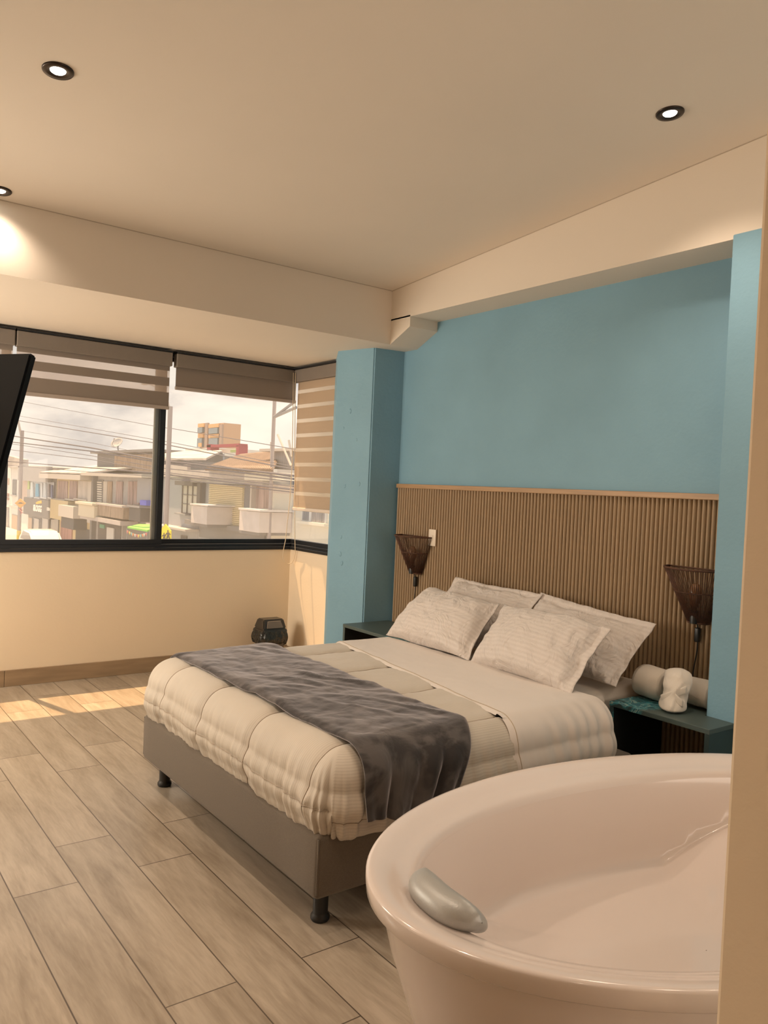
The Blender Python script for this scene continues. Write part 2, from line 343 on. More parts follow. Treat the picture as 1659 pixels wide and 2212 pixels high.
bm = B(); obox(bm, P1, dl, dn, nb, (.01,1.09), (.01,.605), (.0302,.032)); link('screen', bm, mat('dark_screen', (.005,.005,.007), .08), tvo)
bm = B(); obox(bm, P1, dl, dn, nb, (.25,.85), (.18,.56), (-.035,0), .012); link('rear_housing', bm, M_tv, tvo)
c = P1 + dl*.55 + dn*.35 - nb*.035
bm = B(); tube(bm, [c, c-nb*.12, Vector((-.5,2.7,c.z+.05)), Vector((XL+.03,2.4,c.z+.05))], .018, 8)
box(bm, XL+.003, XL+.028, 2.28, 2.52, c.z-.08, c.z+.18, .004); link('wall_bracket', bm, M_black, tvo)

# ================================================================ DOWNLIGHTS
M_trim = mat('bronze_trim_ring', (.045,.035,.03), .3, metal=.8)
M_lamp = emis('lamp_glow', (1,.93,.80), 14)
M_refl = mat('lamp_reflector', (.9,.72,.35), .2, metal=.9)
def downlight(x, y, label, pw=1.0, cone=128, vis=True):
    z = cz(y); o = empty('downlight', (x,y,z), label, 'ceiling light', 'recessed ceiling downlights')
    tilt = Matrix.Rotation(math.atan(-SL), 4, 'X')
    bm = B(); lathe(bm, [(.026,-.001),(.034,-.007),(.053,-.007),(.056,-.003),(.056,.001)], n=40)
    # open the centre
    for f in [f for f in bm.faces if len(f.verts)>4]: bm.faces.remove(f)
    for v in bm.verts: v.co = tilt @ v.co
    for v in bm.verts: v.co += Vector((x,y,z))
    link('trim_ring', bm, M_trim, o, True)
    bm = B(); lathe(bm, [(.0,-.0055),(.014,-.0062),(.025,-.005),(.028,-.002)], n=32)
    for v in bm.verts: v.co = tilt @ v.co
    for v in bm.verts: v.co += Vector((x,y,z))
    link('bulb', bm, M_lamp, o, True)
    li = bpy.data.lights.new('downlight_lamp','SPOT'); li.energy = SPOT_W*pw; li.color = SPOT_COL; li.spot_size = math.radians(cone); li.spot_blend = .9; li.shadow_soft_size = .04
    lo = bpy.data.objects.new('downlight_lamp', li); COL.objects.link(lo); lo.location = (x,y,z-.03)
downlight(.761, 3.149, 'upper-left downlight, bright disc in a dark ring, over the open floor', 1.3)
downlight(2.841, 1.983, 'upper-right downlight near the beam above the blue headboard wall', .9)
downlight(.80, 4.365, 'downlight cut by the left frame edge, close to the window beam', .35)
for x, y in ((.761,1.95),(-.6,3.15),(2.0,.35),(2.841,.75),(-.3,-.8)):  # extra unseen downlights, added to help light the room
    downlight(x, y, 'added downlight, unseen above and behind the viewer, helping to light the room', (1.3 if x<0 else .9) if y>1.5 else .5)
# ================================================================ HEADBOARD
M_oak = mat('oak_slats', (.33,.23,.135), .5, var=.09, vscale=5, stretch=(6,14,.7), bump=.1, bscale=40)
M_oak2 = mat('oak_rail', (.40,.25,.13), .45, var=.12, vscale=5, stretch=(3,.8,20))
hb = empty('headboard', (3.54,3.28,0), 'tall fluted oak headboard covering the lower blue wall behind the bed', 'headboard')
y0, y1 = 1.972, 4.60
bm = B(); n = 101; p = (y1-y0)/n
for i in range(n):
    yc = y0+(i+.5)*p; r = p*.46; pts = [(3.560, yc-p*.5), (3.560-.004, yc-p*.5)]
    pts = [(3.558 - .017*math.sin(a) if 0<a<PI else 3.558, yc - r*math.cos(a)) for a in (PI*k/8 for k in range(9))]
    a = [bm.verts.new((x,y,.02)) for x,y in pts]; b_ = [bm.verts.new((x,y,1.522)) for x,y in pts]
    for k in range(8): bm.faces.new((a[k],a[k+1],b_[k+1],b_[k]))
sp = link('slat_panel', bm, M_oak, hb, True)
bm = B(); box(bm, 3.556, 3.571, y0, y1, .01, 1.523); link('backing_board', bm, mat('dark_oak_backing', (.10,.055,.03), .7), hb)
bm = B(); box(bm, 3.532, 3.571, y0, y1, 1.522, 1.552, .003); link('top_rail', bm, M_oak2, hb)
# wall switch
M_ivory = mat('ivory_plastic', (.80,.70,.58), .35, spec=.5)
sw = empty('light_switch', (3.535,4.17,1.19), 'ivory rocker light switch on the fluted headboard beside the left wicker lamp', 'switch')
bm = B(); box(bm, 3.531, 3.540, 4.135, 4.208, 1.132, 1.247, .004, 3); link('cover_plate', bm, M_ivory, sw, True, 40)
bm = B(); box(bm, 3.527, 3.533, 4.160, 4.183, 1.172, 1.207, .002); o = link('rocker', bm, M_ivory, sw); 

# ================================================================ WALL LAMPS
M_rope = mat('brown_woven_cord', (.085,.035,.018), .7, var=.3, vscale=60, bump=.3, bscale=400)
M_blk = mat('black_plastic', (.012,.012,.012), .4)
def sconce(yc, label, rt=.165, side=1):
    X0 = 3.537; zt, zm, zb = 1.188, 1.075, .93; rb = .055; yb = yc-.015
    o = empty('wall_lamp', (X0, yc, zb), label, 'wall lamp', 'wicker half-cone wall lamps')
    def P(a, z):
        t = (z-zb)/(zt-zb); r = rb+(rt-rb)*t; y = yb+(yc-yb)*t
        return Vector((X0-.004-r*math.sin(a)*(.92), y-r*math.cos(a), z))
    bm = B(); nst = 46
    for k in range(nst+1):
        a = PI*k/nst; j = random.uniform(-.004,.004)
        tube(bm, [P(a,zb), P(a+j,zm), P(a,zt)], .0021, 5)
    link('woven_shade', bm, M_rope, o, True)
    for z, r, nm in ((zt,.0052,'rim'),(zm,.0032,'ring'),(zb,.0045,'ring')):
        bm = B(); tube(bm, [P(PI*k/24, z) for k in range(25)] , r, 8)
        if z != zm: tube(bm, [P(0,z), P(PI,z)], r*.8, 6)
        link(nm, bm, M_rope, o, True)
    bm = B(); lathe(bm, [(.02,zb-.003),(.02,zb+.05),(.016,zb+.06)], (X0-.05,yb,0), 16); link('socket', bm, M_blk, o, True, 40)
    bm = B(); c = Vector((X0-.052, yb, zb+.10)); lathe(bm, [(.001,.052+.08),(.018,.126),(.032,.10),(.034,.08),(.028,.05),(.017,.025),(.013,0)], (c.x,c.y,c.z-.05+.01), 20)
    link('bulb', bm, mat('clear_amber_bulb', (.22,.10,.04), .05, spec=.8, coat=1), o, True)
    cp = [Vector((X0-.03,yb,zb)), Vector((X0-.016,yb-.001,.90)), Vector((X0-.013,yb-.002,.80)), Vector((X0-.012,yb+.012,.70)), Vector((X0-.012,yb+.016,.6)), Vector((X0-.012,yb+.02,.42))]
    q = [cp[0].lerp(cp[1], 0)]; 
    sm = []
    for i in range(len(cp)-1):
        for s in range(6):
            t = s/6; p0, p1, p2, p3 = cp[max(i-1,0)], cp[i], cp[i+1], cp[min(i+2,len(cp)-1)]
            sm.append(.5*((2*p1)+(-p0+p2)*t+(2*p0-5*p1+4*p2-p3)*t*t+(-p0+3*p1-3*p2+p3)*t**3))
    bm = B(); tube(bm, sm+[cp[-1]], .0032, 6); link('cord', bm, M_blk, o, True)
    bm = B(); box(bm, X0-.026, X0-.003, yb-.012, yb+.012, .835, .905, .006, 3); link('cord_switch', bm, M_blk, o, True, 50)
    return o
sconce(4.335, 'wicker half-cone wall lamp by the light switch at the window end')
sconce(2.165, 'wicker half-cone wall lamp above the white towels, partly behind the pillar')

# ================================================================ NIGHTSTANDS
def marble():
    mt = bpy.data.materials.new('teal_marbled_lacquer'); mt.use_nodes = True; t = mt.node_tree; b = t.nodes['Principled BSDF']; l = t.links.new
    c = N(t,'ShaderNodeTexCoord'); n = N(t,'ShaderNodeTexNoise', i_Scale=9.0, i_Detail=6.0, i_Distortion=2.5); l(c.outputs['Object'], n.inputs['Vector'])
    n2 = N(t,'ShaderNodeTexNoise', i_Scale=2.2, i_Detail=2.0); l(c.outputs['Object'], n2.inputs['Vector'])
    r = N(t,'ShaderNodeValToRGB'); e = r.color_ramp.elements; e[0].position=.40; e[0].color=(.03,.065,.07,1); e[1].position=.60; e[1].color=(.035,.15,.19,1); q=e.new(.53); q.color=(.05,.30,.36,1); q=e.new(.555); q.color=(.45,.50,.40,1); q=e.new(.57); q.color=(.03,.16,.20,1)
    l(n.outputs['Fac'], r.inputs[0]); mx = N(t,'ShaderNodeMix', data_type='RGBA'); mx.inputs['A'].default_value=(.07,.10,.095,1)
    sy = N(t,'ShaderNodeSeparateXYZ'); l(c.outputs['Object'], sy.inputs[0])
    def MM(op, a, b_):
        q_ = N(t,'ShaderNodeMath', operation=op)
        for i_, v_ in enumerate((a,b_)):
            if isinstance(v_, float): q_.inputs[i_].default_value = v_
            else: l(v_, q_.inputs[i_])
        return q_.outputs[0]
    dd = MM('ABSOLUTE', MM('SUBTRACT', sy.outputs[1], 3.1), 0.0)
    ff = MM('ADD', MM('MULTIPLY', MM('SUBTRACT', 0.98, dd), 5.0), MM('MULTIPLY', MM('SUBTRACT', n2.outputs['Fac'], .5), 4.0))
    g = N(t,'ShaderNodeValToRGB'); g.color_ramp.elements[0].position=.0; g.color_ramp.elements[1].position=.25; l(ff, g.inputs[0]); l(g.outputs[0], mx.inputs['Factor']); l(r.outputs[0], mx.inputs['B'])
    l(mx.outputs['Result'], b.inputs['Base Color']); b.inputs['Roughness'].default_value=.42; return mt
M_teal = marble(); M_tealp = mat('dark_teal_lacquer', (.035,.060,.062), .32, var=.1)
M_dark = mat('near_black_interior', (.014,.017,.017), .5)  # inner side panel coloured near black to give a dark interior
def nightstand(y0, y1, label, topm):
    o = empty('nightstand', (3.32,(y0+y1)/2,0), label, 'nightstand', 'open teal nightstands')
    x0, x1, zt, t = 3.13, 3.325, .55, .022
    xb = 3.53
    bm = B()
    ya, yb_ = y0, y1
    pts = [(x0,y0),(x1,y0)] 
    if y0 < 1.97: pts += [(x1,1.972),(xb,1.972),(xb,y1),(x0,y1)]
    else: pts += [(x1,y0)] and [(xb,y0),(xb,y1),(x0,y1)]
    if y0 >= 1.97: pts = [(x0,y0),(xb,y0),(xb,y1),(x0,y1)]
    prism(bm, pts, zt-t, zt); bmesh.ops.bevel(bm, geom=list(bm.edges), offset=.0015, segments=1, affect='EDGES'); link('top', bm, topm, o)
    bm = B(); box(bm, x0+.004, (x1 if y0<1.97 else xb), y0+.003, y0+.025, 0, zt-t-.0005, .001); link('side_panel', bm, M_tealp, o)
    bm = B(); box(bm, x0+.004, xb, y1-.025, y1-.003, 0, zt-t-.0005, .001); link('side_panel', bm, M_dark, o)
    bm = B(); box(bm, x0+.001, x0+.005, y1-.025, y1-.003, 0, zt-t-.0005); link('edge_strip', bm, M_teal, o)
    bm = B(); box(bm, x0+.004, xb, y0+.026, (y1-.026), .10, .122, .001) if y0>=1.97 else box(bm, x0+.01, x1-.002, y0+.026, y1-.026, .10, .122, .001); link('bottom_shelf', bm, M_tealp, o)
    return o
nightstand(1.83, 2.345, 'open teal nightstand with the white towels on its marbled top', M_teal)
nightstand(3.90, 4.62, 'open teal nightstand between the bed and the window-side pillar', M_teal)
bm = B(); box(bm, 3.40, 3.435, 4.15, 4.31, .552, .574, .009, 3)
rc = tag(link('remote_control', bm, mat('pale_pink_plastic', (.62,.48,.44), .4), None, True, 60), 'small pale remote control on the far nightstand below the left wicker lamp', 'remote control')
bm = B()
for k in range(5): box(bm, 3.408, 3.414, 4.165+k*.025, 4.175+k*.025, .5735, .576, .001)
for k in range(5): box(bm, 3.421, 3.427, 4.165+k*.025, 4.175+k*.025, .5735, .576, .001)
link('button', bm, M_blk, rc)

# ================================================================ BED
M_uph = mat('taupe_linen_upholstery', (.125,.100,.074), .85, var=.10, vscale=260, bump=.35, bscale=700, sheen=.2, bdist=.002)
X0b, X1b, Y0b, Y1b = 1.415, 3.11, 2.178, 3.80
bed = empty('bed', (2.45,3.0,0), 'double bed base in taupe fabric on black legs, below the quilt', 'bed')
bm = B(); box(bm, X0b, X1b, Y0b, Y1b, .130, .352, .022, 4)
bmesh.ops.subdivide_edges(bm, edges=[e for e in bm.edges if e.calc_length()>.5], cuts=24, use_grid_fill=True)
for v in bm.verts:
    if v.co.z > .2: v.co.z -= .010*abs(noise.noise(v.co*3))
    v.co += Vector((noise.noise(v.co*2.2), noise.noise(v.co*2.2+Vector((9,9,9))), 0))*.004
link('upholstered_base', bm, M_uph, bed, True, 60)
for yy in (Y0b+.006, Y1b-.006):
    bm = B(); tube(bm, [(X0b+.006,yy,.15),(X0b+.005,yy,.335)], .0035, 6); link('corner_seam', bm, M_uph, bed, True)
for x, y in ((1.505,2.285),(1.505,3.725),(3.03,2.285),(3.03,3.725)):
    bm = B(); lathe(bm, [(.030,.0),(.034,.006),(.034,.016),(.028,.024),(.0265,.030),(.028,.137)], (x,y,0), 24); link('leg', bm, M_blk, bed, True, 40)
M_sheet = mat('white_cotton_sheet', (.64,.58,.52), .75, bump=.12, bscale=25, sheen=.15)
bm = B(); box(bm, 1.56, 3.528, 2.375, 3.78, .354, .588, .055, 5)
tag(link('mattress', bm, M_sheet, None, True), 'white sheeted mattress showing at the headboard end beside the nightstand', 'mattress')

# ---- draped cloth
def drape(ix0, ix1, iy0, iy1, zt, r, L2, r3, bulge, fold_amp, fseed, top_amp=.004, tuck=True):
    """returns f(a,b): a,b unfolded cloth coordinates in metres from the inner rect; outside -> skirt"""
    def f(a, b, off=0.0):
        dx = max(ix0-a, 0); dxp = 0
        dyn = max(iy0-b, 0); dyp = max(b-iy1, 0)
        cx = min(max(a, ix0), ix1); cy = min(max(b, iy0), iy1)
        if a > ix1: cx = a
        dy = dyn if dyn > 0 else dyp; sy = -1 if dyn > 0 else 1
        d = max(dx, dy)
        if d <= 0:
            h = top_amp*fb(a, b, fseed, 3.5) + top_amp*.6*fb(a, b, fseed+5, 9)
            return Vector((a, b, zt + h + off))
        t = dy/(dx+dy); ang = t*PI/2
        dirv = Vector((-math.cos(ang), sy*math.sin(ang), 0))
        if ix1 <= a: dirv = Vector((0, sy, 0)); 
        q = r*PI/2
        if d < q:
            th = d/r; ho = r*math.sin(th); z = zt - r*(1-math.cos(th)); nrm = dirv*math.sin(th)+Vector((0,0,1))*math.cos(th)
        elif d < q+L2:
            s = (d-q)/L2; ho = r + bulge*math.sin(PI*min(1,s*1.02)); z = zt - r - (d-q); nrm = dirv.copy()
        else:
            th = min((d-q-L2)/r3, PI/2); ho = r - r3*(1-math.cos(th)); z = zt - r - L2 - r3*math.sin(th); nrm = dirv*math.cos(th)-Vector((0,0,1))*math.sin(th)
        per = (cy if dx > 0 else cx) + ang*.25 + (3 if dx>0 else 0)
        w = min(1, max(0, (d-.4*q)/(q+L2)))
        if d > q+L2: w *= max(.2, 1-(d-q-L2)/.05)
        wo = .3*noise.noise(Vector((per*3,d*4,fseed))); fo = fold_amp*w*(.5*noise.noise(Vector((per*7+wo, d*1.2, fseed))) + .55*noise.noise(Vector((per*30+wo*2, d*1.5, fseed+3))) + .25*noise.noise(Vector((per*62+wo*3, d*2, fseed+5))))
        h = top_amp*fb(cx+dirv.x*d, cy+dirv.y*d, fseed, 3.5)
        return Vector((cx, cy, z)) + dirv*ho + nrm*(fo+h*(1-w)+off)
    f.D = r*PI/2 + L2 + r3*PI/2
    return f
ZT = .618
def stripe_mat(name, c1, c2, axis, period, rough=.6, bump=.1, sheen=.2, bs=30.0, bd=.01, dist=.6):
    mt = bpy.data.materials.new(name); mt.use_nodes = True; t = mt.node_tree; b = t.nodes['Principled BSDF']; l = t.links.new
    c = N(t,'ShaderNodeUVMap'); s = N(t,'ShaderNodeSeparateXYZ'); l(c.outputs[0], s.inputs[0])
    m_ = N(t,'ShaderNodeMath', operation='MULTIPLY'); m_.inputs[1].default_value = 1/period; l(s.outputs[axis], m_.inputs[0])
    fr = N(t,'ShaderNodeMath', operation='FRACT'); l(m_.outputs[0], fr.inputs[0])
    r = N(t,'ShaderNodeValToRGB'); e = r.color_ramp.elements; e[0].position=.42; e[1].position=.52; e[0].color=(*c1,1); e[1].color=(*c2,1); q=e.new(.92); q.color=(*c2,1); q=e.new(1); q.color=(*c1,1)
    l(fr.outputs[0], r.inputs[0]); l(r.outputs[0], b.inputs['Base Color']); b.inputs['Roughness'].default_value = rough; b.inputs['Sheen Weight'].default_value = sheen
    g = N(t,'ShaderNodeTexCoord'); n = N(t,'ShaderNodeTexNoise', i_Scale=bs, i_Detail=4.0, i_Distortion=dist); l(g.outputs['Object'], n.inputs['Vector'])
    bp = N(t,'ShaderNodeBump', i_Strength=bump, i_Distance=bd); l(n.outputs['Fac'], bp.inputs['Height']); l(bp.outputs[0], b.inputs['Normal']); return mt
M_quilt = stripe_mat('cream_striped_quilt', (.54,.485,.41), (.49,.435,.365), 0, .010, .6, .10)
M_seam = mat('quilt_stitching', (.40,.33,.26), .8)
fq = drape(1.545, 9, 2.255, 3.735, ZT, .125, .125, .045, .024, .034, 1.7, .004)
def qend(b):  # head end of the quilt, slightly askew
    return 2.27 + .27*(b-2.1)/1.7
ya, yb = 2.255-fq.D, 3.735+fq.D; xa = 1.545-fq.D
seamY = [2.255-.30, 2.26, 2.72, 3.16, 3.58, 3.735+.22]; seamX = [1.545-.255, 1.96]
def quilt_f(u, v):
    b = ya+(yb-ya)*v; e_ = qend(min(max(b,2.1),3.8)); a = xa+(e_-xa)*u
    p = fq(a, b)
    # puff between seams
    dy = min(abs(b-s) for s in seamY[1:-1]+[seamY[0],seamY[-1]]); dx = min(abs(a-s) for s in seamX)
    d = min(dy, dx); k = .010*(1-math.exp(-(d/.022)**1.2)) - .010
    k2 = .006*(1-math.exp(-(d/.09)))
    # push along approximate normal: numeric
    return p, k+k2, a, b
bm = B(); NU, NV = 150, 300
V = []; UVm = {}
for i in range(NU+1):
    row = []
    for j in range(NV+1):
        p, k, a, b = quilt_f(i/NU, j/NV); row.append((p,k,a,b))
    V.append(row)
vs = [[bm.verts.new(c[0]) for c in row] for row in V]
for i in range(NU+1):
    for j in range(NV+1):
        pu = V[min(i+1,NU)][j][0]-V[max(i-1,0)][j][0]; pv = V[i][min(j+1,NV)][0]-V[i][max(j-1,0)][0]
        n_ = pu.cross(pv)
        if n_.length>1e-9: vs[i][j].co = V[i][j][0]+n_.normalized()*V[i][j][1]
ul = bm.loops.layers.uv.verify()
for i in range(NU):
    for j in range(NV):
        f = bm.faces.new((vs[i][j],vs[i+1][j],vs[i+1][j+1],vs[i][j+1]))
        for lp, (ii,jj) in zip(f.loops, ((i,j),(i+1,j),(i+1,j+1),(i,j+1))): lp[ul].uv = (V[ii][jj][3], V[ii][jj][2])
quilt = tag(link('quilt', bm, M_quilt, None, True), 'cream striped quilt with stitched squares covering the bed', 'quilt')
# stitch lines follow the cloth
bm = B()
def stitch(pts):
    tube(bm, pts, .0016, 4)
def qp(a, b, lift=.0005):
    p = fq(a,b); e1 = fq(a+.01,b)-p; e2 = fq(a,b+.01)-p; n_ = e1.cross(e2)
    return p + (n_.normalized()*(-.0085+lift) if n_.length>1e-9 else Vector((0,0,0)))
for s in seamY:
    a1 = qend(min(max(s,2.1),3.8))-.01; n_ = 90; a0 = xa+.05
    stitch([qp(a0+(a1-a0)*k/n_, s) for k in range(n_+1)])
for s in seamX[:1]:
    stitch([qp(s, 2.06+(3.95-2.06)*k/140) for k in range(141)])
link('stitching', bm, M_seam, quilt, True)

# ---- turned-down top sheet
fs = drape(1.545, 9, 2.245, 3.745, ZT+.010, .125, .13, .045, .022, .006, 7.7, .003)
def sheet_f(u, v):
    b = 2.245-fs.D+(3.745+.25-2.245+fs.D)*v; bb = min(max(b,2.1),3.8); e_ = qend(bb)-.012; end = 2.88
    a = e_+(end-e_)*u
    p = fs(a, b)
    w = max(0, min(1, (2.245-b)/.15))
    sk = a + .25*(2.245-b)*(u-.5); p += Vector((0,-1,0))*w*(.007*math.sin(sk*78+5*noise.noise(Vector((sk*4,b*1.5,0))))+.012*noise.noise(Vector((sk*30, b*1.5, 7))))*(.15+u)
    ed = .010*math.exp(-((u)/.03)**2)
    return p + Vector((0,0,-ed if b>2.245 else 0)) + Vector((0,ed if b<2.2 else 0,0))
bm = B(); grid(bm, 50, 260, sheet_f)
sh = tag(link('top_sheet', bm, mat('white_satin_sheet', (.66,.60,.55), .6, sheen=.2, bump=.06, bscale=18), None, True), 'plain white sheet folded back over the quilt in front of the pillows', 'sheet')
bm = B(); pts = [sheet_f(.045, k/200)+Vector((0,0,.0008)) for k in range(201)]; tube(bm, pts, .0016, 5); link('piping', bm, mat('beige_piping', (.42,.34,.24), .6), sh, True)

# ---- throw blanket
def velvet():
    mt = bpy.data.materials.new('charcoal_velvet'); mt.use_nodes = True; t = mt.node_tree; b = t.nodes['Principled BSDF']; l = t.links.new
    c = N(t,'ShaderNodeTexCoord'); n = N(t,'ShaderNodeTexNoise', i_Scale=4.5, i_Detail=4.0, i_Distortion=1.6, i_Roughness=.55); l(c.outputs['Object'], n.inputs['Vector'])
    r = N(t,'ShaderNodeValToRGB'); e = r.color_ramp.elements; e[0].position=.45; e[0].color=(.016,.012,.011,1); e[1].position=.60; e[1].color=(.072,.062,.058,1)
    l(n.outputs['Fac'], r.inputs[0]); l(r.outputs[0], b.inputs['Base Color']); b.inputs['Roughness'].default_value=.75; b.inputs['Sheen Weight'].default_value=.8; b.inputs['Sheen Roughness'].default_value=.4; b.inputs['Sheen Tint'].default_value=(.75,.70,.72,1)
    n2 = N(t,'ShaderNodeTexNoise', i_Scale=9.0, i_Detail=5.0, i_Distortion=.8); l(c.outputs['Object'], n2.inputs['Vector']); bp = N(t,'ShaderNodeBump', i_Strength=.3, i_Distance=.02); l(n2.outputs['Fac'], bp.inputs['Height']); l(bp.outputs[0], b.inputs['Normal']); return mt
ft = drape(1.545, 9, 2.235, 3.755, ZT+.018, .135, .40, .01, .016, .030, 12.3, .007)
tl = .135*PI/2 + (.618+.018-.135-.402)
def throw_f(u, v):
    b = 2.235-tl+(3.80+.02-2.235+tl)*v
    w = max(0, min(1, (2.235-b)/.3)); 
    x0 = 1.555 + .012*noise.noise(Vector((b*4,0,0))) - .0*w; x1 = 2.09 - .035*(b-2.2)/1.5*0 + .02*noise.noise(Vector((b*3,5,0))) + (.06 if b>3.6 else 0)*(b-3.6)*3
    x0 += -.02*w; x1 += -.17*w
    a = x0+(x1-x0)*u
    p = ft(a, b)
    # diagonal creases on top
    if b > 2.1:
        s = a*.75+b*.55; k = noise.noise(Vector((s*7, (a-b)*1.6, 2)))
        rg = max(0, 1-abs(k)*3.5)*.013*max(0,noise.noise(Vector((a*2.2,b*2.2,8)))+.35); p.z += rg
    # folds in the hanging part
    g = .022*w*(math.sin(u*22+2.2*noise.noise(Vector((u*3,b*3,0))))*.6+noise.noise(Vector((u*9,b*1.6,3))))
    p.y -= g + .004
    p.z += .01*w*math.sin(u*9+1)
    # rounded far edge
    if v > .97: p.z -= .012*((v-.97)/.03)**2
    if u < .05: p.z -= .010*(1-u/.05)**2*(1-w)
    if u > .95: p.z -= .010*((u-.95)/.05)**2*(1-w)
    return p
bm = B(); grid(bm, 70, 240, throw_f)
th = tag(link('throw_blanket', bm, velvet(), None, True), 'dark grey velvety throw laid across the foot of the bed, hanging near the tub', 'blanket')
sm = th.modifiers.new('s','SOLIDIFY'); sm.thickness = .012; sm.offset = 1

# ================================================================ PILLOWS
M_pil = stripe_mat('white_striped_pillowcase', (.63,.575,.535), (.59,.535,.495), 1, .023, .6, .8, bs=9.0, bd=.03, dist=1.6)
def pillow(corners, T, label, seed, fl=(0,0,0,0), nflip=1, sag=.02, nu=64, nv=44, wr=1.0):
    BL, BR, TR, TL = [Vector(c) for c in corners]
    nrm = (BR-BL).cross(TL-BL).normalized()
    if nrm.x > 0: nrm = -nrm
    Wd = (BR-BL).length; Hh = (TL-BL).length
    flL, flR, flB, flT = [x for x in fl]
    def base(u, v): return BL.lerp(BR,u).lerp(TL.lerp(TR,u), v)
    def f(u_, v_, side):
        u = -flL/Wd + u_*(1+(flL+flR)/Wd); v = -flB/Hh + v_*(1+(flB+flT)/Hh)
        uc, vc = min(max(u,0),1), min(max(v,0),1)
        p = base(u, v)
        # edges draw in between corners
        cu, cv = (2*uc-1), (2*vc-1)
        inx = .045*(1-cv*cv)*cu*abs(cu)**2; iny = .035*(1-cu*cu)*cv*abs(cv)**2
        p -= (BR-BL)*inx*.5/1 + (TL-BL)*iny*.6
        b1 = max(0,1-abs(cu)**2.6); b2 = max(0,1-abs(cv)**2.4); t = (b1*b2)**.55
        h = T*.5*t
        q = Vector((u*Wd*1.0, v*Hh, seed))
        k = noise.noise(Vector((q.x*7+noise.noise(q*5), q.y*7, seed)))
        ridg = (1-abs(noise.noise(Vector((q.x*6+q.y*4, q.y*11-q.x*3+noise.noise(q*4)*1.2, seed+4))))*3.2)
        w = wr*(.009*k + .010*max(0,ridg)*min(1,.4+1.2*(1-t)))
        out = 1 if (u<0 or u>1 or v<0 or v>1) else 0
        if out:
            e = .008*noise.noise(Vector((q.x*14, q.y*14, seed+9)))*1.6; p += nrm*e
            h = 0; w = 0
        else:
            w *= min(1, t*3)
            e = .030*noise.noise(Vector((q.x*6, q.y*6, seed+9)))*(1-t); p += nrm*e; p.z += .016*noise.noise(Vector((q.x*5, q.y*3, seed+19)))*vc
        p.z -= sag*T*5*max(0,t)*(vc<.3)*0
        return p + nrm*side*(h + .0015) + nrm*w*(1 if side>0 else .3)
    bm = B(); ul = bm.loops.layers.uv.verify()
    A = grid(bm, nu, nv, lambda a,b: f(a,b,1)); C_ = grid(bm, nu, nv, lambda a,b: f(a,b,-1))
    for i in range(nu): bm.faces.new((A[i][0],A[i+1][0],C_[i+1][0],C_[i][0])); bm.faces.new((A[i][nv],A[i+1][nv],C_[i+1][nv],C_[i][nv]))
    for j in range(nv): bm.faces.new((A[0][j],A[0][j+1],C_[0][j+1],C_[0][j])); bm.faces.new((A[nu][j],A[nu][j+1],C_[nu][j+1],C_[nu][j]))
    idx = {}
    for G in (A, C_):
        for i, row in enumerate(G):
            for j, v in enumerate(row): idx[v] = (i/nu*Wd, j/nv*Hh)
    for fc in bm.faces:
        for lp in fc.loops: lp[ul].uv = idx[lp.vert]
    bmesh.ops.recalc_face_normals(bm, faces=bm.faces)
    o = link('pillow', bm, M_pil, None, True)
    return tag(o, label, 'pillow', 'white striped pillows')
pillow([(3.13,3.80,.625),(3.13,3.10,.625),(3.38,3.06,.935),(3.38,3.73,.945)], .13, 'rear white pillow behind the window-side front one, corner poking up', 3.1, (.03,.03,.0,.03))
pillow([(3.16,3.02,.625),(3.13,2.36,.625),(3.36,2.34,.88),(3.38,3.03,.925)], .13, 'rear white pillow nearest the towels, its wide flanged corner sticking out', 4.2, (.02,.05,.0,.045))
pillow([(2.88,3.79,.635),(2.86,3.06,.63),(3.14,3.12,.905),(3.13,3.70,.925)], .20, 'front striped white pillow on the window side of the bed', 1.3, (.0,.02,.0,.0))
pillow([(2.865,3.03,.628),(2.83,2.37,.622),(3.10,2.38,.90),(3.13,3.05,.905)], .20, 'front striped white pillow on the near side of the bed', 2.4, (.0,.045,.0,.0))

# ================================================================ TOWELS
M_tow = mat('white_terry', (.72,.66,.58), .95, bump=.6, bscale=500, sheen=.6, bdist=.004)
def blob(bm, f, nu=40, nv=28): grid(bm, nu, nv, f, cu=True)
def roll(name, c, ax, R, Ln, label, seed, wraps=3, sq=1.0):
    ax = Vector(ax).normalized(); up = Vector((0,0,1)); up = (up-ax*up.dot(ax)).normalized(); sd = ax.cross(up); c = Vector(c)
    bm = B()
    prof = [(0,-.44),(.25,-.45),(.30,-.49),(.55,-.47),(.62,-.50),(.86,-.48),(.98,-.44),(1.0,-.34),(1.0,.34),(.98,.44),(.86,.48),(.62,.50),(.55,.47),(.30,.49),(.25,.45),(0,.44)]
    def f(u, v):
        k = v*(len(prof)-1); i = min(int(k), len(prof)-2); t = k-i; r = prof[i][0]*(1-t)+prof[i+1][0]*t; s = prof[i][1]*(1-t)+prof[i+1][1]*t
        a = 2*PI*u; rr = R*r*(1+.06*noise.noise(Vector((math.cos(a)*1.5, math.sin(a)*1.5, s*3+seed)))) * (1-.05*(abs(s)*2)**4)
        p = c + ax*(s*Ln) + (up*math.cos(a)*sq + sd*math.sin(a))*rr
        p.z = max(p.z, .5515); return p
    blob(bm, f, 48, 60)
    o = link(name, bm, M_tow, None, True)
    # loose end of the towel
    bm = B()
    tp = [c + ax*((k/12-.5)*Ln*.90) + (up*math.cos(2.0)*sq + sd*math.sin(2.0))*(R*1.02) for k in range(13)]
    tube(bm, tp, .006, 6); link('towel_edge', bm, M_tow, o, True)
    return tag(o, label, 'towel', 'white rolled towels on the nightstand')
roll('rolled_towel', (3.36,2.262,.630), (.10,1,0), .079, .165, 'thick white rolled towel at the bed end of the nightstand', 1, sq=.98)
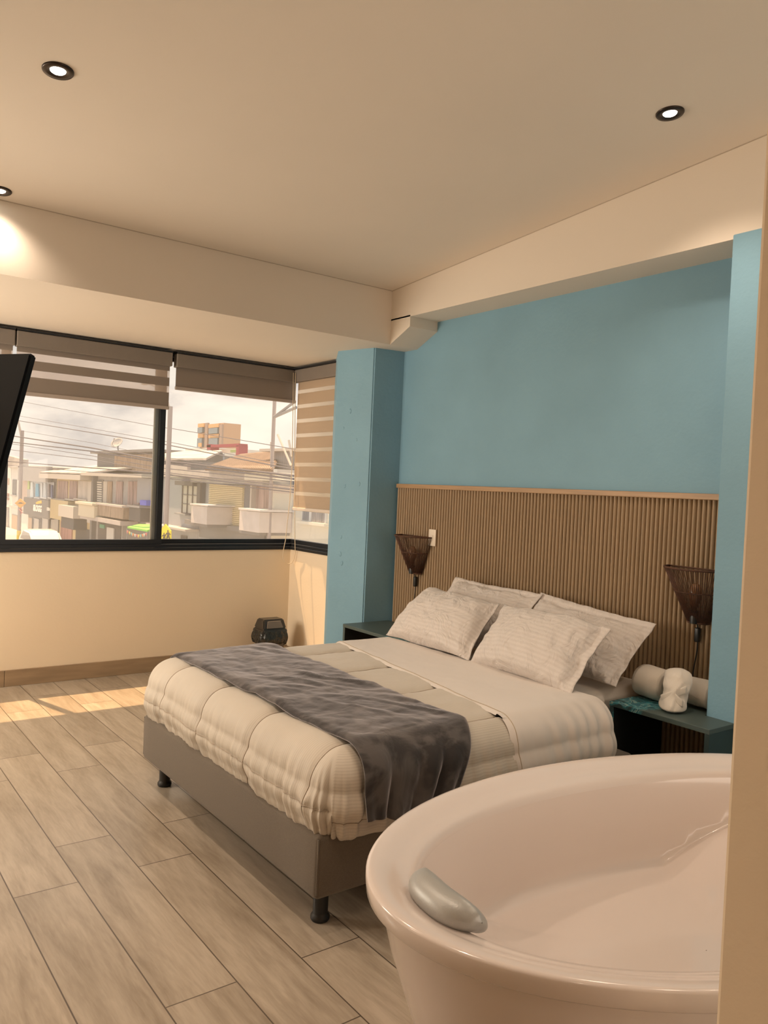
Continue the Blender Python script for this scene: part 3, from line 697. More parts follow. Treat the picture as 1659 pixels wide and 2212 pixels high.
roll('rolled_towel', (3.43,2.055,.620), (.12,1,0), .069, .155, 'white rolled towel tucked against the pillar, right of the other two', 5, sq=.95)
def knot(u, v):
    a = 2*PI*u; z = v
    wv = .050 - .010*math.sin(PI*v*1.0) if v < .9 else .05
    rt_ = math.sqrt(max(0,1-max(0,(v-.80)/.2)**2.6)); rb_ = math.sqrt(max(0,1-max(0,(.10-v)/.1)**2.6))
    w = (.055+.005*math.sin(PI*(v-.35)*1.3) - .005*math.exp(-((v-.42)/.12)**2))*max(rt_,.02)*max(rb_,.5); dpt = (.046-.004*math.exp(-((v-.42)/.12)**2))*max(rt_,.02)*max(rb_,.5)
    ce = Vector((3.235+.075*v, 2.125+.02*v, .553+.185*v))
    if v<=0 or v>=1: w *= .01; dpt *= .01
    rr = 1+.035*math.sin(a+v*9)+.14*noise.noise(Vector((math.cos(a)*2+v*3, math.sin(a)*2, v*4)))
    s = math.copysign(abs(math.sin(a))**.7, math.sin(a)); c_ = math.copysign(abs(math.cos(a))**.7, math.cos(a))
    return ce + Vector((.45*c_*w*rr, c_*w*rr, 0))*.95 + Vector((-s*dpt*rr, .45*s*dpt*rr, 0))
bm = B(); blob(bm, lambda u,v: knot(u,v)+Vector((0,-.045,0)), 40, 50)
kt = tag(link('folded_towel', bm, M_tow, None, True), 'white towel folded upright and tied, leaning between the two rolls', 'towel', 'white rolled towels on the nightstand')
bm = B()
def band(t0, z0, z1, yo0, yo1):
    def f(u, v):
        t = u; z = z0+(z1-z0)*t; y = 2.125+yo0+(yo1-yo0)*t
        x = 3.235+.075*(z-.553)/.185 - .045*math.sqrt(max(0,1-((y-2.085)/.06)**2)) - .002
        return Vector((x+.0, y, z + (v-.5)*.035))
    grid(bm, 20, 4, f)
band(0, .60, .685, -.097, .007); band(0, .66, .60, -.097, .007)
o = link('towel_wrap', bm, M_tow, kt, True); q = o.modifiers.new('s','SOLIDIFY'); q.thickness = .006; q.offset = 0

# ================================================================ WASTE BIN
M_bin = mat('brown_grey_plastic', (.10,.085,.07), .35); M_bag = mat('black_bin_bag', (.018,.018,.016), .18, bump=.8, bscale=30, bdist=.02)
cx, cy = 3.205, 5.80
bn = empty('waste_bin', (cx,cy,0), 'small swing-lid waste bin with a black liner, in the corner below the window', 'bin')
def frus(bm, w0, d0, z0, w1, d1, z1, bev=.008):
    a = [bm.verts.new((cx+sx*w0/2, cy+sy*d0/2, z0)) for sx,sy in ((-1,-1),(1,-1),(1,1),(-1,1))]; b_ = [bm.verts.new((cx+sx*w1/2, cy+sy*d1/2, z1)) for sx,sy in ((-1,-1),(1,-1),(1,1),(-1,1))]
    f = [bm.faces.new(a[::-1]), bm.faces.new(b_)]+[bm.faces.new((a[i],a[(i+1)%4],b_[(i+1)%4],b_[i])) for i in range(4)]
    bmesh.ops.bevel(bm, geom=list({e for q in f for e in q.edges}), offset=bev, segments=2, affect='EDGES')
bm = B(); frus(bm, .17,.13,0,.205,.165,.29); link('bucket', bm, M_bin, bn, True, 40)
bm = B(); frus(bm, .235,.19,.29,.215,.17,.325); 
frus(bm, .215,.17,.324,.185,.11,.40); link('lid', bm, mat('dark_brown_plastic', (.035,.030,.026), .25), bn, True, 40)
bm = B(); V4 = [(cx-.075,cy-.0832,.334),(cx+.075,cy-.0832,.334),(cx+.060,cy-.062,.386),(cx-.060,cy-.062,.386)]; extr(bm, V4, (0,-.004,-.002)); link('swing_flap', bm, mat('grey_brown_flap', (.16,.135,.115), .35), bn)
def bag(u, v):
    a = 2*PI*u; z = .305-.11*v; w = .119+.016*math.sin(PI*v)+.010*noise.noise(Vector((math.cos(a)*6,math.sin(a)*6,v*2))) ; d = .096+.012*math.sin(PI*v)+.010*noise.noise(Vector((math.cos(a)*5,math.sin(a)*5,v*2+4)))
    if v>.98: w -= .018; d -= .015
    s = lambda x: math.copysign(abs(x)**.45, x)
    return Vector((cx+s(math.cos(a))*w, cy+s(math.sin(a))*d, z+.016*noise.noise(Vector((math.cos(a)*3,math.sin(a)*3,9)))*v*2))
bm = B(); grid(bm, 90, 12, bag, cu=True); link('bin_liner', bm, M_bag, bn, True)

# ================================================================ BATHTUB
M_ac = mat('white_acrylic', (.74,.655,.61), .16, spec=.5, coat=.3)
TC = Vector((1.997,1.142,0)); TA, TB, TH, TZ = .988, .598, math.radians(-9.78), .62
ex = Vector((math.cos(TH), math.sin(TH), 0)); ey = Vector((-math.sin(TH), math.cos(TH), 0))
def sup(a, n): c, s = math.cos(a), math.sin(a); return math.copysign(abs(c)**(2/n), c), math.copysign(abs(s)**(2/n), s)
def tubring(a, A, Bb, z, n=2.0, cx=0, cy=0):
    c, s = sup(a, n); return TC + ex*(A*c+cx) + ey*(Bb*s+cy) + Vector((0,0,z))
tub = empty('bathtub', (TC.x,TC.y,0), 'large oval white bathtub in the foreground, cropped by the wall edge', 'bathtub')
outer = [(.75,.42,0,2.0),(.77,.43,.03,2.0),(.855,.495,.25,2.0),(.925,.553,.45,2.0),(.955,.573,.565,2.0),(.962,.578,.578,2.0)]
rim = [(.962,.578,.580,2.0),(.984,.594,.578,2.0),(.988,.598,.582,2.0),(.990,.600,.600,2.0),(.990,.600,.616,2.0),(.987,.597,.6205,2.0),(.978,.589,.622,2.0),(.960,.572,.6205,2.0),(.938,.552,.616,2.0),(.922,.538,.609,2.0),(.908,.526,.603,2.0),(.890,.509,.600,2.05),(.870,.488,.596,2.08),(.856,.474,.586,2.1),(.850,.466,.570,2.15)]
inner = [(.850,.466,.570,2.15),(.842,.460,.545,2.15),(.825,.452,.50,2.2),(.795,.442,.43,2.3),(.765,.432,.365,2.4),(.745,.424,.335,2.5),(.725,.412,.318,2.5),(.700,.395,.311,2.5),(.66,.37,.308,2.5),(.50,.27,.306,2.4),(.40,.2,.305,2.3),(.30,.15,.304,2.2),(.20,.1,.304,2.1),(.10,.05,.303,2.0),(.002,.001,.303,2.0)]
def loft(prof, n=160):
    bm = B(); R = [[bm.verts.new(tubring(2*PI*k/n, A, b_, z, e)) for k in range(n)] for A,b_,z,e in prof]
    for p, q in zip(R, R[1:]):
        for k in range(n): bm.faces.new((p[k],p[(k+1)%n],q[(k+1)%n],q[k]))
    return bm
link('outer_shell', loft(outer), M_ac, tub, True)
link('rim', loft(rim), M_ac, tub, True)
bm = loft(inner)
for v in bm.verts:
    lx = (v.co-TC).dot(ex)
    if lx > .24: v.co.z = max(v.co.z, .307+(lx-.24)*.44)
    if lx < -.45: v.co.z = max(v.co.z, .307+(-.45-lx)*.45)
link('basin', bm, M_ac, tub, True)
# ledge with straight crease toward the far end of the basin floor
# grey headrest on the left end
M_head = mat('silver_grey_cushion', (.40,.40,.385), .4, metal=.25, bump=.05, bscale=200)
def rimpt(a): return tubring(a, .872, .488, .612, 2.1)
a0, a1 = math.radians(164), math.radians(196)
def head(u, v):
    t = v; a = PI*(1+ .0) + (u*2-1)*math.radians(12.8) - math.radians(-2.0)
    p = tubring(a, .862, .480, .0, 2.1); o_ = (p-TC); o_.z = 0; o_.normalize()
    k = 2*PI*t; e = max(0,1-abs(2*u-1)**3.2)**.45
    rr = .038*e+.001
    # teardrop section, thicker toward the basin, hanging over the edge
    return p + Vector((0,0,.618)) + o_*(math.cos(k)*rr*1.35 - .008) + Vector((0,0,math.sin(k)*rr*.95 + (-.55 if math.cos(k)<0 else 0)*rr*abs(math.cos(k))*1.6))
bm = B(); grid(bm, 60, 28, head); bmesh.ops.remove_doubles(bm, verts=bm.verts, dist=.0004)
hr = link('headrest', bm, M_head, tub, True); hr['label'] = 'silver grey padded headrest'
# ================================================================ OUTSIDE
FX = 16.5                                  # plane of the house fronts across the street
GZ = -3.7
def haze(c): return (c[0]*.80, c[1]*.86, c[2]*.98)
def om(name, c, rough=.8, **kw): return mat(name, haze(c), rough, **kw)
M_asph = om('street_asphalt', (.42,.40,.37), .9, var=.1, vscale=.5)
bm = B(); box(bm, -60, 260, 7.5, 330, GZ-.3, GZ); tag(link('street', bm, M_asph), kind='structure')
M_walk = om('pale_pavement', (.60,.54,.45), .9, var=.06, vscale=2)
bm = B(); box(bm, FX-3.2, FX+.2, 14, 120, GZ, GZ+.16); tag(link('pavement', bm, M_walk), kind='structure')
def rect(px0,py0,px1,py1,X=FX):
    ym, xm = (py0+py1)/2, (px0+px1)/2
    return onX(px1,ym,X).y, onX(px0,ym,X).y, onX(xm,py1,X).z, onX(xm,py0,X).z
def fbox(bm, r, out=.1, back=0.0, X=FX, bev=0, mi=0):
    """box on the house front: r in photo pixels, sticking out toward the street by `out`"""
    y0,y1,z0,z1 = rect(*r, X=X); box(bm, X-out, X+back+.001, y0, y1, z0, z1, bev, 1, mi); return y0,y1,z0,z1
def fpart(name, r, m, par, out=.1, back=0, X=FX, bev=0):
    bm = B(); fbox(bm, r, out, back, X, bev); return link(name, bm, m, par)
def quad(bm, pts, out=.1, X=FX):
    extr(bm, [onX(a,b,X)-Vector((out,0,0)) for a,b in pts], (out+.001,0,0)); return bm
def house(label, y0, y1, z1, m, depth=9, X=FX, cat='building', name='house'):
    o = empty(name, (X, (y0+y1)/2, GZ), label, cat)
    bm = B(); box(bm, X, X+depth, y0, y1, GZ, z1); link('wall', bm, m, o); return o
def yat(px, py=1090): return onX(px,py,FX).y
def zat(px, py): return onX(px,py,FX).z
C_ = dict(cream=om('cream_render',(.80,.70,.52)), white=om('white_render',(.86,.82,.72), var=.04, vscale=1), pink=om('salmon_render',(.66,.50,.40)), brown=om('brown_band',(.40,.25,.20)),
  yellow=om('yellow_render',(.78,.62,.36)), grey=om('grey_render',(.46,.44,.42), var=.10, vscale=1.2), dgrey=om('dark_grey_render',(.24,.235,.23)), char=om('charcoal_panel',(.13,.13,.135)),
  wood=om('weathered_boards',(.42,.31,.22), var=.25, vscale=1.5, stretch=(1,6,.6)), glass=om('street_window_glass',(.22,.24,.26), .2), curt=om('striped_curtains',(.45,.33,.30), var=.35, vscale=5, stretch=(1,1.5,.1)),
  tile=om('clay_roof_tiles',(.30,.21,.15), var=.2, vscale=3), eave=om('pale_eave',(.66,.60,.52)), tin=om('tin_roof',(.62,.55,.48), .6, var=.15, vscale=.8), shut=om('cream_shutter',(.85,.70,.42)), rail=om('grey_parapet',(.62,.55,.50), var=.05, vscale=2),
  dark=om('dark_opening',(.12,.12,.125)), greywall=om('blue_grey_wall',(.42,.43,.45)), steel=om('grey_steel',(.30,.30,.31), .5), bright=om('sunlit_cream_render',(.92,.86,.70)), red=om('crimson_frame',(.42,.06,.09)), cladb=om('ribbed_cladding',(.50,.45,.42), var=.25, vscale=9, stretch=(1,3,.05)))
# ---- far-left banded house
h = house('cream corner house with brown bands, farthest along the street', yat(22), yat(-12), zat(10,1003), C_['white'])
for k, (a, b) in enumerate(((1032,1046),(1064,1071),(1073,1078))): fpart('band', (-8,a,20,b), C_['brown'] if k else C_['pink'], h, .06)
fpart('shop_front', (7,1096,19,1160), C_['glass'], h, .05); fpart('ledge', (-8,1092,20,1096), C_['eave'], h, .3)
# ---- narrow cream and salmon house
h = house('narrow cream and salmon house behind the speed-bump sign', yat(62), yat(22.5), zat(40,1010), C_['white'])
fpart('salmon_panel', (48,1012,60,1105), C_['pink'], h, .04); w = fpart('window', (28,1036,36,1068), C_['dgrey'], h, .06); fpart('window_sill', (26,1069,37,1072), C_['eave'], h, .18)
w = fpart('window', (44,1036,47,1070), C_['dgrey'], h, .05)
fpart('door', (26,1112,38,1168), om('tan_door',(.55,.40,.28)), h, .06); fpart('door', (62,1118,70,1168), om('tan_door',(.55,.40,.28)), h, .06)
bm = B(); quad(bm, [(22,986),(30,985),(61.5,993),(61.5,1010),(22,1010)], .5); link('roof', bm, C_['tin'], h)
fpart('ledge', (23,1094,60,1098), C_['eave'], h, .15)
# ---- dark shop with the lettering
h = house('charcoal clothes shop with white lettering and bright garments in its upper window', yat(121), yat(62.5), zat(90,1010), C_['dgrey'])
fpart('cladding', (52,1008,113,1040), om('grey_cladding_sheet',(.40,.39,.38), var=.08, vscale=2), h, .5)
s = fpart('sign_band', (60,1078,120,1116), C_['char'], h, .35)
wd = fpart('window', (61,1039,119,1078), C_['glass'], h, .08)
cols = [(.55,.68,.25),(.75,.82,.80),(.10,.42,.62),(.72,.75,.74),(.62,.68,.70),(.30,.28,.30),(.20,.24,.38)]
for k, (a, b, t0, t1) in enumerate(((63,68,1037,1057),(69,76,1042,1074),(80,88,1045,1073),(91,96,1044,1076),(97,104,1043,1078),(107,112,1046,1074),(113,118,1048,1076))):
    cm = om('garment_cloth_%d' % k, cols[k]); bm = B()
    ym = (a+b)/2; quad(bm, [(a+1.4,t0),(b-1.4,t0),(b-.3,t1),(a+.3,t1)], .16); 
    g = link('garment', bm, cm, wd)
for a, b in ((61,75),(79,91),(93,106),(109,117)): fpart('window_sill', (a,1074.5,b,1077.5), om('white_frame',(.85,.82,.75)), h, .22)
def text(body, px, py, hpx, par, m, X=FX, out=.37, bold=.0, sx=1.0, rot=0):
    c = bpy.data.curves.new('lettering','FONT'); c.body = body; c.extrude = .015; c.align_x = 'CENTER'; c.align_y = 'CENTER'; c.offset = bold
    p = onX(px,py,X-out); dd = (p-EYE).dot(CF); c.size = hpx*1.38*dd/FPX
    o = bpy.data.objects.new('lettering', c); COL.objects.link(o); c.materials.append(m)
    M_ = Matrix(((0,0,-1),(-1,0,0),(0,1,0))).to_4x4(); M_.translation = p; o.matrix_world = M_ @ Matrix.Diagonal((sx,1,1,1))
    bpy.context.view_layer.update(); me = bpy.data.meshes.new_from_object(o.evaluated_get(bpy.context.evaluated_depsgraph_get())); me.transform(o.matrix_world); bpy.data.objects.remove(o)
    o = bpy.data.objects.new('lettering', me); COL.objects.link(o)
    o.parent = par; o.matrix_parent_inverse = Matrix.Translation(par.location).inverted() if par.type=='EMPTY' else Matrix.Identity(4); return o
M_let = om('white_letters',(.92,.88,.82))
bpy.context.view_layer.update()
def ptext(*a, **k):
    o = text(*a, **k); return o
for body, px, py, hp, b, sx in (('SLOGG',81,1099,13,.03,1.25),('STELAR',105.5,1100.5,6.5,.01,1.0)):
    o = text(body, px, py, hp, s, M_let, bold=b, sx=sx); 
bm = B(); quad(bm, [(78,1086),(83,1083),(90,1081),(91,1087),(86,1088),(80,1089)], .05, FX-.33); link('emblem', bm, om('orange_emblem',(.85,.50,.06)), s)
for a, b in ((74,86),(92,106),(111,128)):
    d = fpart('door', (a,1120,b,1172), C_['glass'], h, .1); fpart('door_frame', (a-1.6,1119,a-.2,1172), C_['char'], d, .16)
# ---- yellow shop house with curtains
h = house('yellow-walled house with curtained upper windows and a red striped shop below', yat(206), yat(121.5), zat(160,1036), C_['yellow'])
fpart('eave', (113,1024,206,1036), C_['eave'], h, 1.0)
bm = B(); ya_, yb2 = yat(206), yat(113); zf = onX(160,1025,FX-1).z; zr = onX(160,1003,FX+5).z; extr(bm, [(FX-1,ya_,zf),(FX-1,yb2,zf),(FX+5,yb2,zr),(FX+5,ya_,zr)], (0,0,.12)); link('roof', bm, C_['tin'], h)
for a, b, m_ in ((125,147,'curt'),(151,168,'curt'),(170,195,'tin')):
    w = fpart('window', (a,1039,b,1078), C_[m_], h, .05); fpart('window_sill', (a-2,1078,b+1,1081), C_['eave'], h, .3)
fpart('yellow_panel', (121.5,1081,160,1123), C_['yellow'], h, .45)
fpart('awning', (160,1093,194,1118), C_['eave'], h, 1.1); fpart('sign_board', (160,1119,188,1142), C_['char'], h, .9)
fpart('red_shutter', (132,1128,157,1172), om('red_striped_shutter',(.48,.27,.24), var=.35, vscale=4, stretch=(1,2.2,.05)), h, .06); fpart('shop_opening', (165,1142,200,1172), C_['dark'], h, .06)
fpart('pipe', (197,1040,205,1130), C_['eave'], h, .25)
# ---- weathered grey house
h = house('weathered grey house with a slatted window and a cluttered balcony, behind the green canopy', yat(344), yat(207), zat(280,1026), C_['grey'])
fpart('eave', (208,1024,344,1031), C_['eave'], h, 1.0)
bm = B(); box(bm, FX+2.5, FX+8, onX(345,1000,FX+2.5).y, onX(210,1000,FX+2.5).y, 1, onX(270,978,FX+2.5).z); link('rear_wall', bm, C_['dgrey'], h)
bm = B(); y0,y1,z0,z1 = rect(250,982,345,1020,FX+2.5); box(bm, FX+2.4, FX+2.5, y0, y1, z0, z1); link('board_cladding', bm, C_['wood'], h)
bm = B(); y0,y1,z0,z1 = rect(210,977,345,980,FX+2.5); box(bm, FX+2.0, FX+6, y0-.3, y1+.1, z1-.05, z1+.12); link('flat_roof', bm, C_['dgrey'], h)
fpart('slatted_window', (213,1037,224,1086), C_['dgrey'], h, .06)
sw_ = h.children[-1]
for k in range(9):
    if k>=0: fpart('louvre', (213.5,1041+k*5,223,1043.4+k*5), om('white_louvre',(.85,.80,.70)), sw_, .12)
fpart('shutter_panel', (225,1040,233,1088), C_['eave'], h, .07); fpart('shutter_panel', (234,1040,243,1088), C_['wood'], h, .07)
for a, b in ((252,266),(278,288),(290,303)): fpart('curtained_window', (a,1040,b,1090), C_['curt'], h, .06)
fpart('grey_bay', (307,1034,344,1088), C_['greywall'], h, .3)
bal = fpart('balcony', (209,1092,245,1117), C_['cream'], h, 1.2); fpart('balcony_cap', (207,1086,246,1091), C_['cream'], bal, 1.35)
bal = fpart('balcony', (245,1094,303,1118), C_['wood'], h, 1.0); fpart('balcony_cap', (244,1090,304,1094), C_['rail'], bal, 1.1)
fpart('railing', (308,1098,333,1126), C_['dark'], h, .8); fpart('railing_cap', (306,1093,335,1097), C_['steel'], h, .9)
fpart('slab', (209,1119,300,1128), C_['rail'], h, 1.1); fpart('shop_opening', (213,1130,262,1172), C_['dark'], h, .05); fpart('shop_opening', (266,1130,344,1172), C_['dgrey'], h, .05)
fpart('drain_pipe', (205,1028,209,1172), C_['dgrey'], h, .3); fpart('poster', (219,1133,229,1141), om('green_poster',(.15,.45,.30)), h, .12); fpart('poster', (234,1140,249,1170), om('white_poster',(.82,.80,.74)), h, .12)
bm = B(); fbox(bm, (321,1081,335,1092), .5, X=FX-.35); tag(link('crate', bm, om('blue_plastic_crate',(.08,.12,.62))), 'blue plastic crate standing on the balcony of the weathered house', 'crate')
# ---- green canopy with bunting
cn = empty('market_canopy', onX(305,1150,FX-3), 'bright green street canopy hung with coloured bunting', 'canopy')
Xc = FX-3; A_ = [onX(275,1141,Xc), onX(318,1149,Xc-.3), onX(334,1144,Xc), onX(334,1136,Xc+1.5), onX(300,1135,Xc+1.8)]
bm = B(); extr(bm, A_, (0,0,.08)); link('canopy_roof', bm, om('lime_canvas',(.22,.62,.10)), cn)
for p in (A_[0],A_[1],A_[3]):
    bm = B(); tube(bm, [p, Vector((p.x,p.y,GZ+.16))], .03, 6); link('post', bm, C_['steel'], cn)
pal = [(.80,.25,.22),(.88,.70,.15),(.35,.62,.55),(.85,.35,.15),(.85,.80,.70)]
bt = empty('bunting', onX(295,1155,Xc-.35), 'string of small coloured flags under the green canopy', 'bunting')
for k in range(11):
    t = k/10; px = 275+40*t; py = 1146+7*math.sin(PI*t*.9)+3*t; bm = B(); quad(bm, [(px,py),(px+2.6,py+.4),(px+1.8+(k%3-1),py+6.5)], .03, Xc-.4); link('flag', bm, om('flag_%d' % (k%5), pal[k%5]), bt)
# ---- grey house with grid window
h = house('plain blue-grey house with a grid window, left of the yellow roller shutter', yat(430), yat(344.5), zat(390,1028), C_['greywall'])
fpart('upper_wall', (345,1004,412,1030), C_['rail'], h, .2); fpart('lintel', (393,1040,432,1049), C_['char'], h, .4)
w = fpart('window', (396,1049,430,1109), C_['eave'], h, .05)
for k in range(4): fpart('window_bar', (396+k*11,1049,397.2+k*11,1109), C_['char'], w, .1)
for k in range(4): fpart('window_bar', (396,1049+k*20,430,1050+k*20), C_['char'], w, .1)
fpart('window_sill', (388,1109,412,1112), C_['steel'], h, .3); fpart('ledge', (345,1137,433,1141), C_['eave'], h, .8); fpart('shop_opening', (392,1157,405,1172), C_['dark'], h, .05)
bm = B(); extr(bm, [onX(356,994,FX-.2), onX(445,994,FX-.2), onX(480,976,FX+4), onX(356,978,FX+4)], (0,0,.1)); link('roof', bm, C_['tin'], h)
bm = B(); quad(bm, [(356,994),(485,1000),(485,980),(480,977),(356,979)], .1, FX+4); link('gable', bm, C_['greywall'], h)
# ---- balcony house with yellow roller shutter
h = house('house with a yellow roller shutter between two pale balconies under a clay tile roof', yat(585), yat(430.5), zat(510,1036), C_['greywall'])
fpart('fascia', (413,1018,574,1034), C_['rail'], h, .9); fpart('dark_soffit', (432,1035,590,1046), C_['grey'], h, .5)
bm = B()
R0, R1 = onX(443,1014,FX-1.3), onX(588,1018,FX-1.3); R3, R2 = onX(520,985,FX+4.5), onX(612,976,FX+4.5)
nR = 40
def roof_f(u, v):
    p = R0.lerp(R1,u).lerp(R3.lerp(R2,u), v); p.z += .06*math.cos(u*nR*2*PI); return p
grid(bm, nR*6, 8, roof_f); o = link('tiled_roof', bm, C_['tile'], h); q = o.modifiers.new('s','SOLIDIFY'); q.thickness = .08
s_ = fpart('roller_shutter', (456,1047,530,1143), C_['shut'], h, .1)
bm = B()
y0,y1,z0,z1 = rect(456,1047,530,1143)
for k in range(24): zz = z0+(z1-z0)*(k+.5)/24; box(bm, FX-.16, FX-.099, y0+.02, y1-.02, zz-.030, zz+.022)
link('shutter_slats', bm, C_['shut'], s_)
fpart('side_panel', (531,1046,553,1106), om('dark_louvre_panel',(.20,.21,.23)), h, .08); fpart('door', (556,1046,583,1108), C_['curt'], h, .06); fpart('post', (437,1044,444,1094), C_['dark'], h, .3); fpart('post', (553,1046,556,1106), C_['eave'], h, .3)
fpart('slab', (412,1134,586,1144), C_['dgrey'], h, .35); fpart('lower_front', (434,1145,575,1172), C_['dgrey'], h, .1)
def balc(r, cap, out):
    y0,y1,z0,z1 = rect(*r, X=FX-out); bm = B(); box(bm, FX-out, FX, y0, y1, z0, z1); b = link('balcony', bm, om('pale_balcony_render',(.74,.66,.60), var=.05, vscale=2), h)
    y0,y1,z0,z1 = rect(*cap, X=FX-out-.1); bm = B(); box(bm, FX-out-.1, FX, y0, y1, z0, z1); link('balcony_cap', bm, om('balcony_cap_render',(.82,.76,.70)), b)
    y0,y1,z0,z1 = rect(r[0],r[3],r[2],r[3]+6, X=FX-out+.1); bm = B(); box(bm, FX-out+.1, FX, y0, y1, z0, z1); link('balcony_base', bm, C_['dgrey'], b)
balc((413,1093,447,1131), (410,1089,449,1092), 1.4); balc((517,1104,560,1148), (515,1099,562,1103), 1.5)
# ---- bright cream house on the right
h = house('sunlit plain cream house at the right of the view, with a small window', 12.0, yat(585.5), zat(600,1046), C_['bright'], depth=10)
fpart('roof_band', (573,1023,660,1040), C_['bright'], h, 1.0); fpart('salmon_stripe', (587,1048,640,1066), om('pale_salmon_render',(.82,.70,.60)), h, .05)
b = B(); y0,y1,z0,z1 = rect(583,975,700,1013,FX+1); box(b, FX+1, FX+5, y0, y1, z0, z1); link('roof_shed', b, C_['cladb'], h); b = B(); box(b, FX+.6, FX+5.2, y0, y1+.3, z1, z1+.12); link('shed_roof', b, C_['eave'], h)
w = fpart('window', (656,1096,707,1128), om('white_frame',(.85,.82,.75)), h, .08); fpart('window_pane', (658,1100,671,1124), om('curtained_glass',(.30,.28,.27), var=.3, vscale=14, stretch=(1,1,.1)), w, .1); fpart('window_pane', (677,1103,705,1128), MATS['curtained_glass'], w, .1)
fpart('window_sill', (650,1128,712,1134), C_['bright'], h, .25)
# ---- tower, red frame, far skyline
tw = empty('tower_block', onX(455,1000,110), 'tall orange and brown office tower with dark glass bays on the skyline', 'building')
TX = 110
def tpart(nm, r, m, out=.3, par=None): return fpart(nm, r, m, par or tw, out, 0, TX)
bm = B(); y0,y1,z0,z1 = rect(431,916,481,1040,TX); box(bm, TX, TX+6, y0, y1, GZ, z1); link('wall', bm, om('orange_brown_render',(.66,.42,.26)), tw)
for r, m_ in (((431,915,444,923),'o'),((454,916,476,924),'o'),((431,936,442,946),'o'),((454,938,478,946),'o'),((445,914,451,1000),'b'),((476,917,482,1000),'b')): tpart('facade_panel', r, om('orange_panel',(.85,.48,.22)) if m_=='o' else om('brown_pier',(.45,.33,.26)), .6)
for r in ((456,925,475,937),(456,947,475,968),(432,924,442,935),(431,947,441,966)): tpart('glass_bay', r, om('tower_glass',(.25,.30,.32), .25), .9)
fpart('small_sign', (430,957,436,965), om('orange_panel',(.85,.48,.22)), tw, .3, 0, TX-6)
rf = empty('billboard_frame', onX(500,1000,37), 'crimson rectangular roof frame with a pale advertising strip, right of the tower', 'billboard')
for nm, r in (('frame_post',(465,961,473,992)),('frame_top',(465,961,535,966.5)),('frame_post',(529,964,535,990))): fpart(nm, r, C_['red'], rf, 1.0, 0, 37)
fpart('banner', (476,969,529,979), om('pale_banner',(.80,.78,.68)), rf, .2, 0, 37.6); fpart('banner_strip', (503,972,521,977), om('green_lettering_strip',(.45,.62,.25)), rf, .3, 0, 37.6)
fpart('support', (515,979,527,990), C_['white'], rf, .4, .5, 37.6)
for k, (r, X_, c, lb) in enumerate((((400,968,470,1000),40,'white','pale low warehouse roof in front of the tower'),((535,985,640,1010),60,'grey','grey low building beyond the red frame'),((480,980,560,1010),53,'eave','beige rooftop block under the red frame'))):
    bm = B(); y0,y1,z0,z1 = rect(*r, X=X_); box(bm, X_, X_+8, y0, y1, GZ, z1); tag(link('distant_building', bm, C_[c]), lb, 'building')
fpart('red_sign', (436,971,450,976), om('red_shop_sign',(.75,.16,.12)), rf, .3, 0, 44)
# ---- satellite dish
bs = onX(257,979,FX+2.6); dc = onX(253,957,FX+2.6)
sd = empty('satellite_dish', bs, 'grey satellite dish on a pole standing on the flat roof', 'satellite dish')
bm = B(); tube(bm, [bs, bs.lerp(dc,.5)+Vector((0,.05,0)), dc+Vector((.1,0,0))], .05, 6); link('pole', bm, C_['steel'], sd)
bm = B(); ax = Vector((-.62,-.45,.6)).normalized(); u_ = ax.orthogonal().normalized(); v_ = ax.cross(u_)
def dish(u, v): r = .46*v; return dc + (u_*math.cos(2*PI*u)+v_*math.sin(2*PI*u))*r + ax*(.12*v*v-.06)
grid(bm, 28, 5, dish, cu=True); o = link('reflector', bm, om('grey_dish',(.42,.42,.42)), sd, True); q = o.modifiers.new('s','SOLIDIFY'); q.thickness = .02
bm = B(); tube(bm, [dc-v_*.4, dc+ax*.45], .02, 5); bmesh.ops.create_icosphere(bm, subdivisions=1, radius=.06, matrix=Matrix.Translation(dc+ax*.45)); link('feed_arm', bm, C_['steel'], sd)
# ---- poles
def pole(px0, py0, px1, r, X, label, name='utility_pole', cat='pole'):
    p = onX(px0,py0,X); o = empty(name, (p.x,p.y,GZ), label, cat); bm = B(); tube(bm, [Vector((p.x,p.y,GZ)), p], r, 10); link('shaft', bm, om('pole_concrete',(.42,.37,.36)), o); return o, p
PX = 14.2
o, p = pole(48,930,45,.14,PX,'tall grey utility pole at the far left, carrying two road signs')
bm = B(); tube(bm, [p+Vector((0,0,-.4)), p+Vector((0,2.2,1.6))], .05, 6); link('bracket', bm, C_['steel'], o); bm = B(); tube(bm, [p+Vector((0,0,-.9)), p+Vector((0,2.2,1.5))], .05, 6); link('bracket', bm, C_['steel'], o)
for k in range(3):
    bm = B(); a = onX(44,1150+k*7,PX); lathe(bm, [(.16,-.12),(.16,.12)], (p.x,p.y,a.z), 12); link('yellow_stripe', bm, om('road_yellow',(.85,.65,.10)), o)
def sign_poly(name, label, pts, m, X, n_in=None):
    o = empty(name, onX(pts[0][0],pts[0][1],X), label, 'road sign'); bm = B(); quad(bm, pts, .04, X); link('plate', bm, m, o); return o
M_or = om('orange_sign_face',(.85,.42,.06)); M_bk = om('sign_black',(.05,.05,.05))
sg = sign_poly('warning_sign','orange diamond speed-bump sign on the far-left utility pole',[(44.5,1077),(56.5,1087),(44.5,1097),(33,1087)], M_or, PX-.2)
bm = B(); quad(bm, [(37.5,1088),(40,1087.3),(43,1085.4),(46,1085.2),(49,1087.3),(52,1088)], .02, PX-.24); link('bump_symbol', bm, M_bk, sg)
ns_ = empty('no_parking_sign', onX(45,1104,PX-.2), 'round white and red no-parking sign just below the orange diamond', 'road sign')
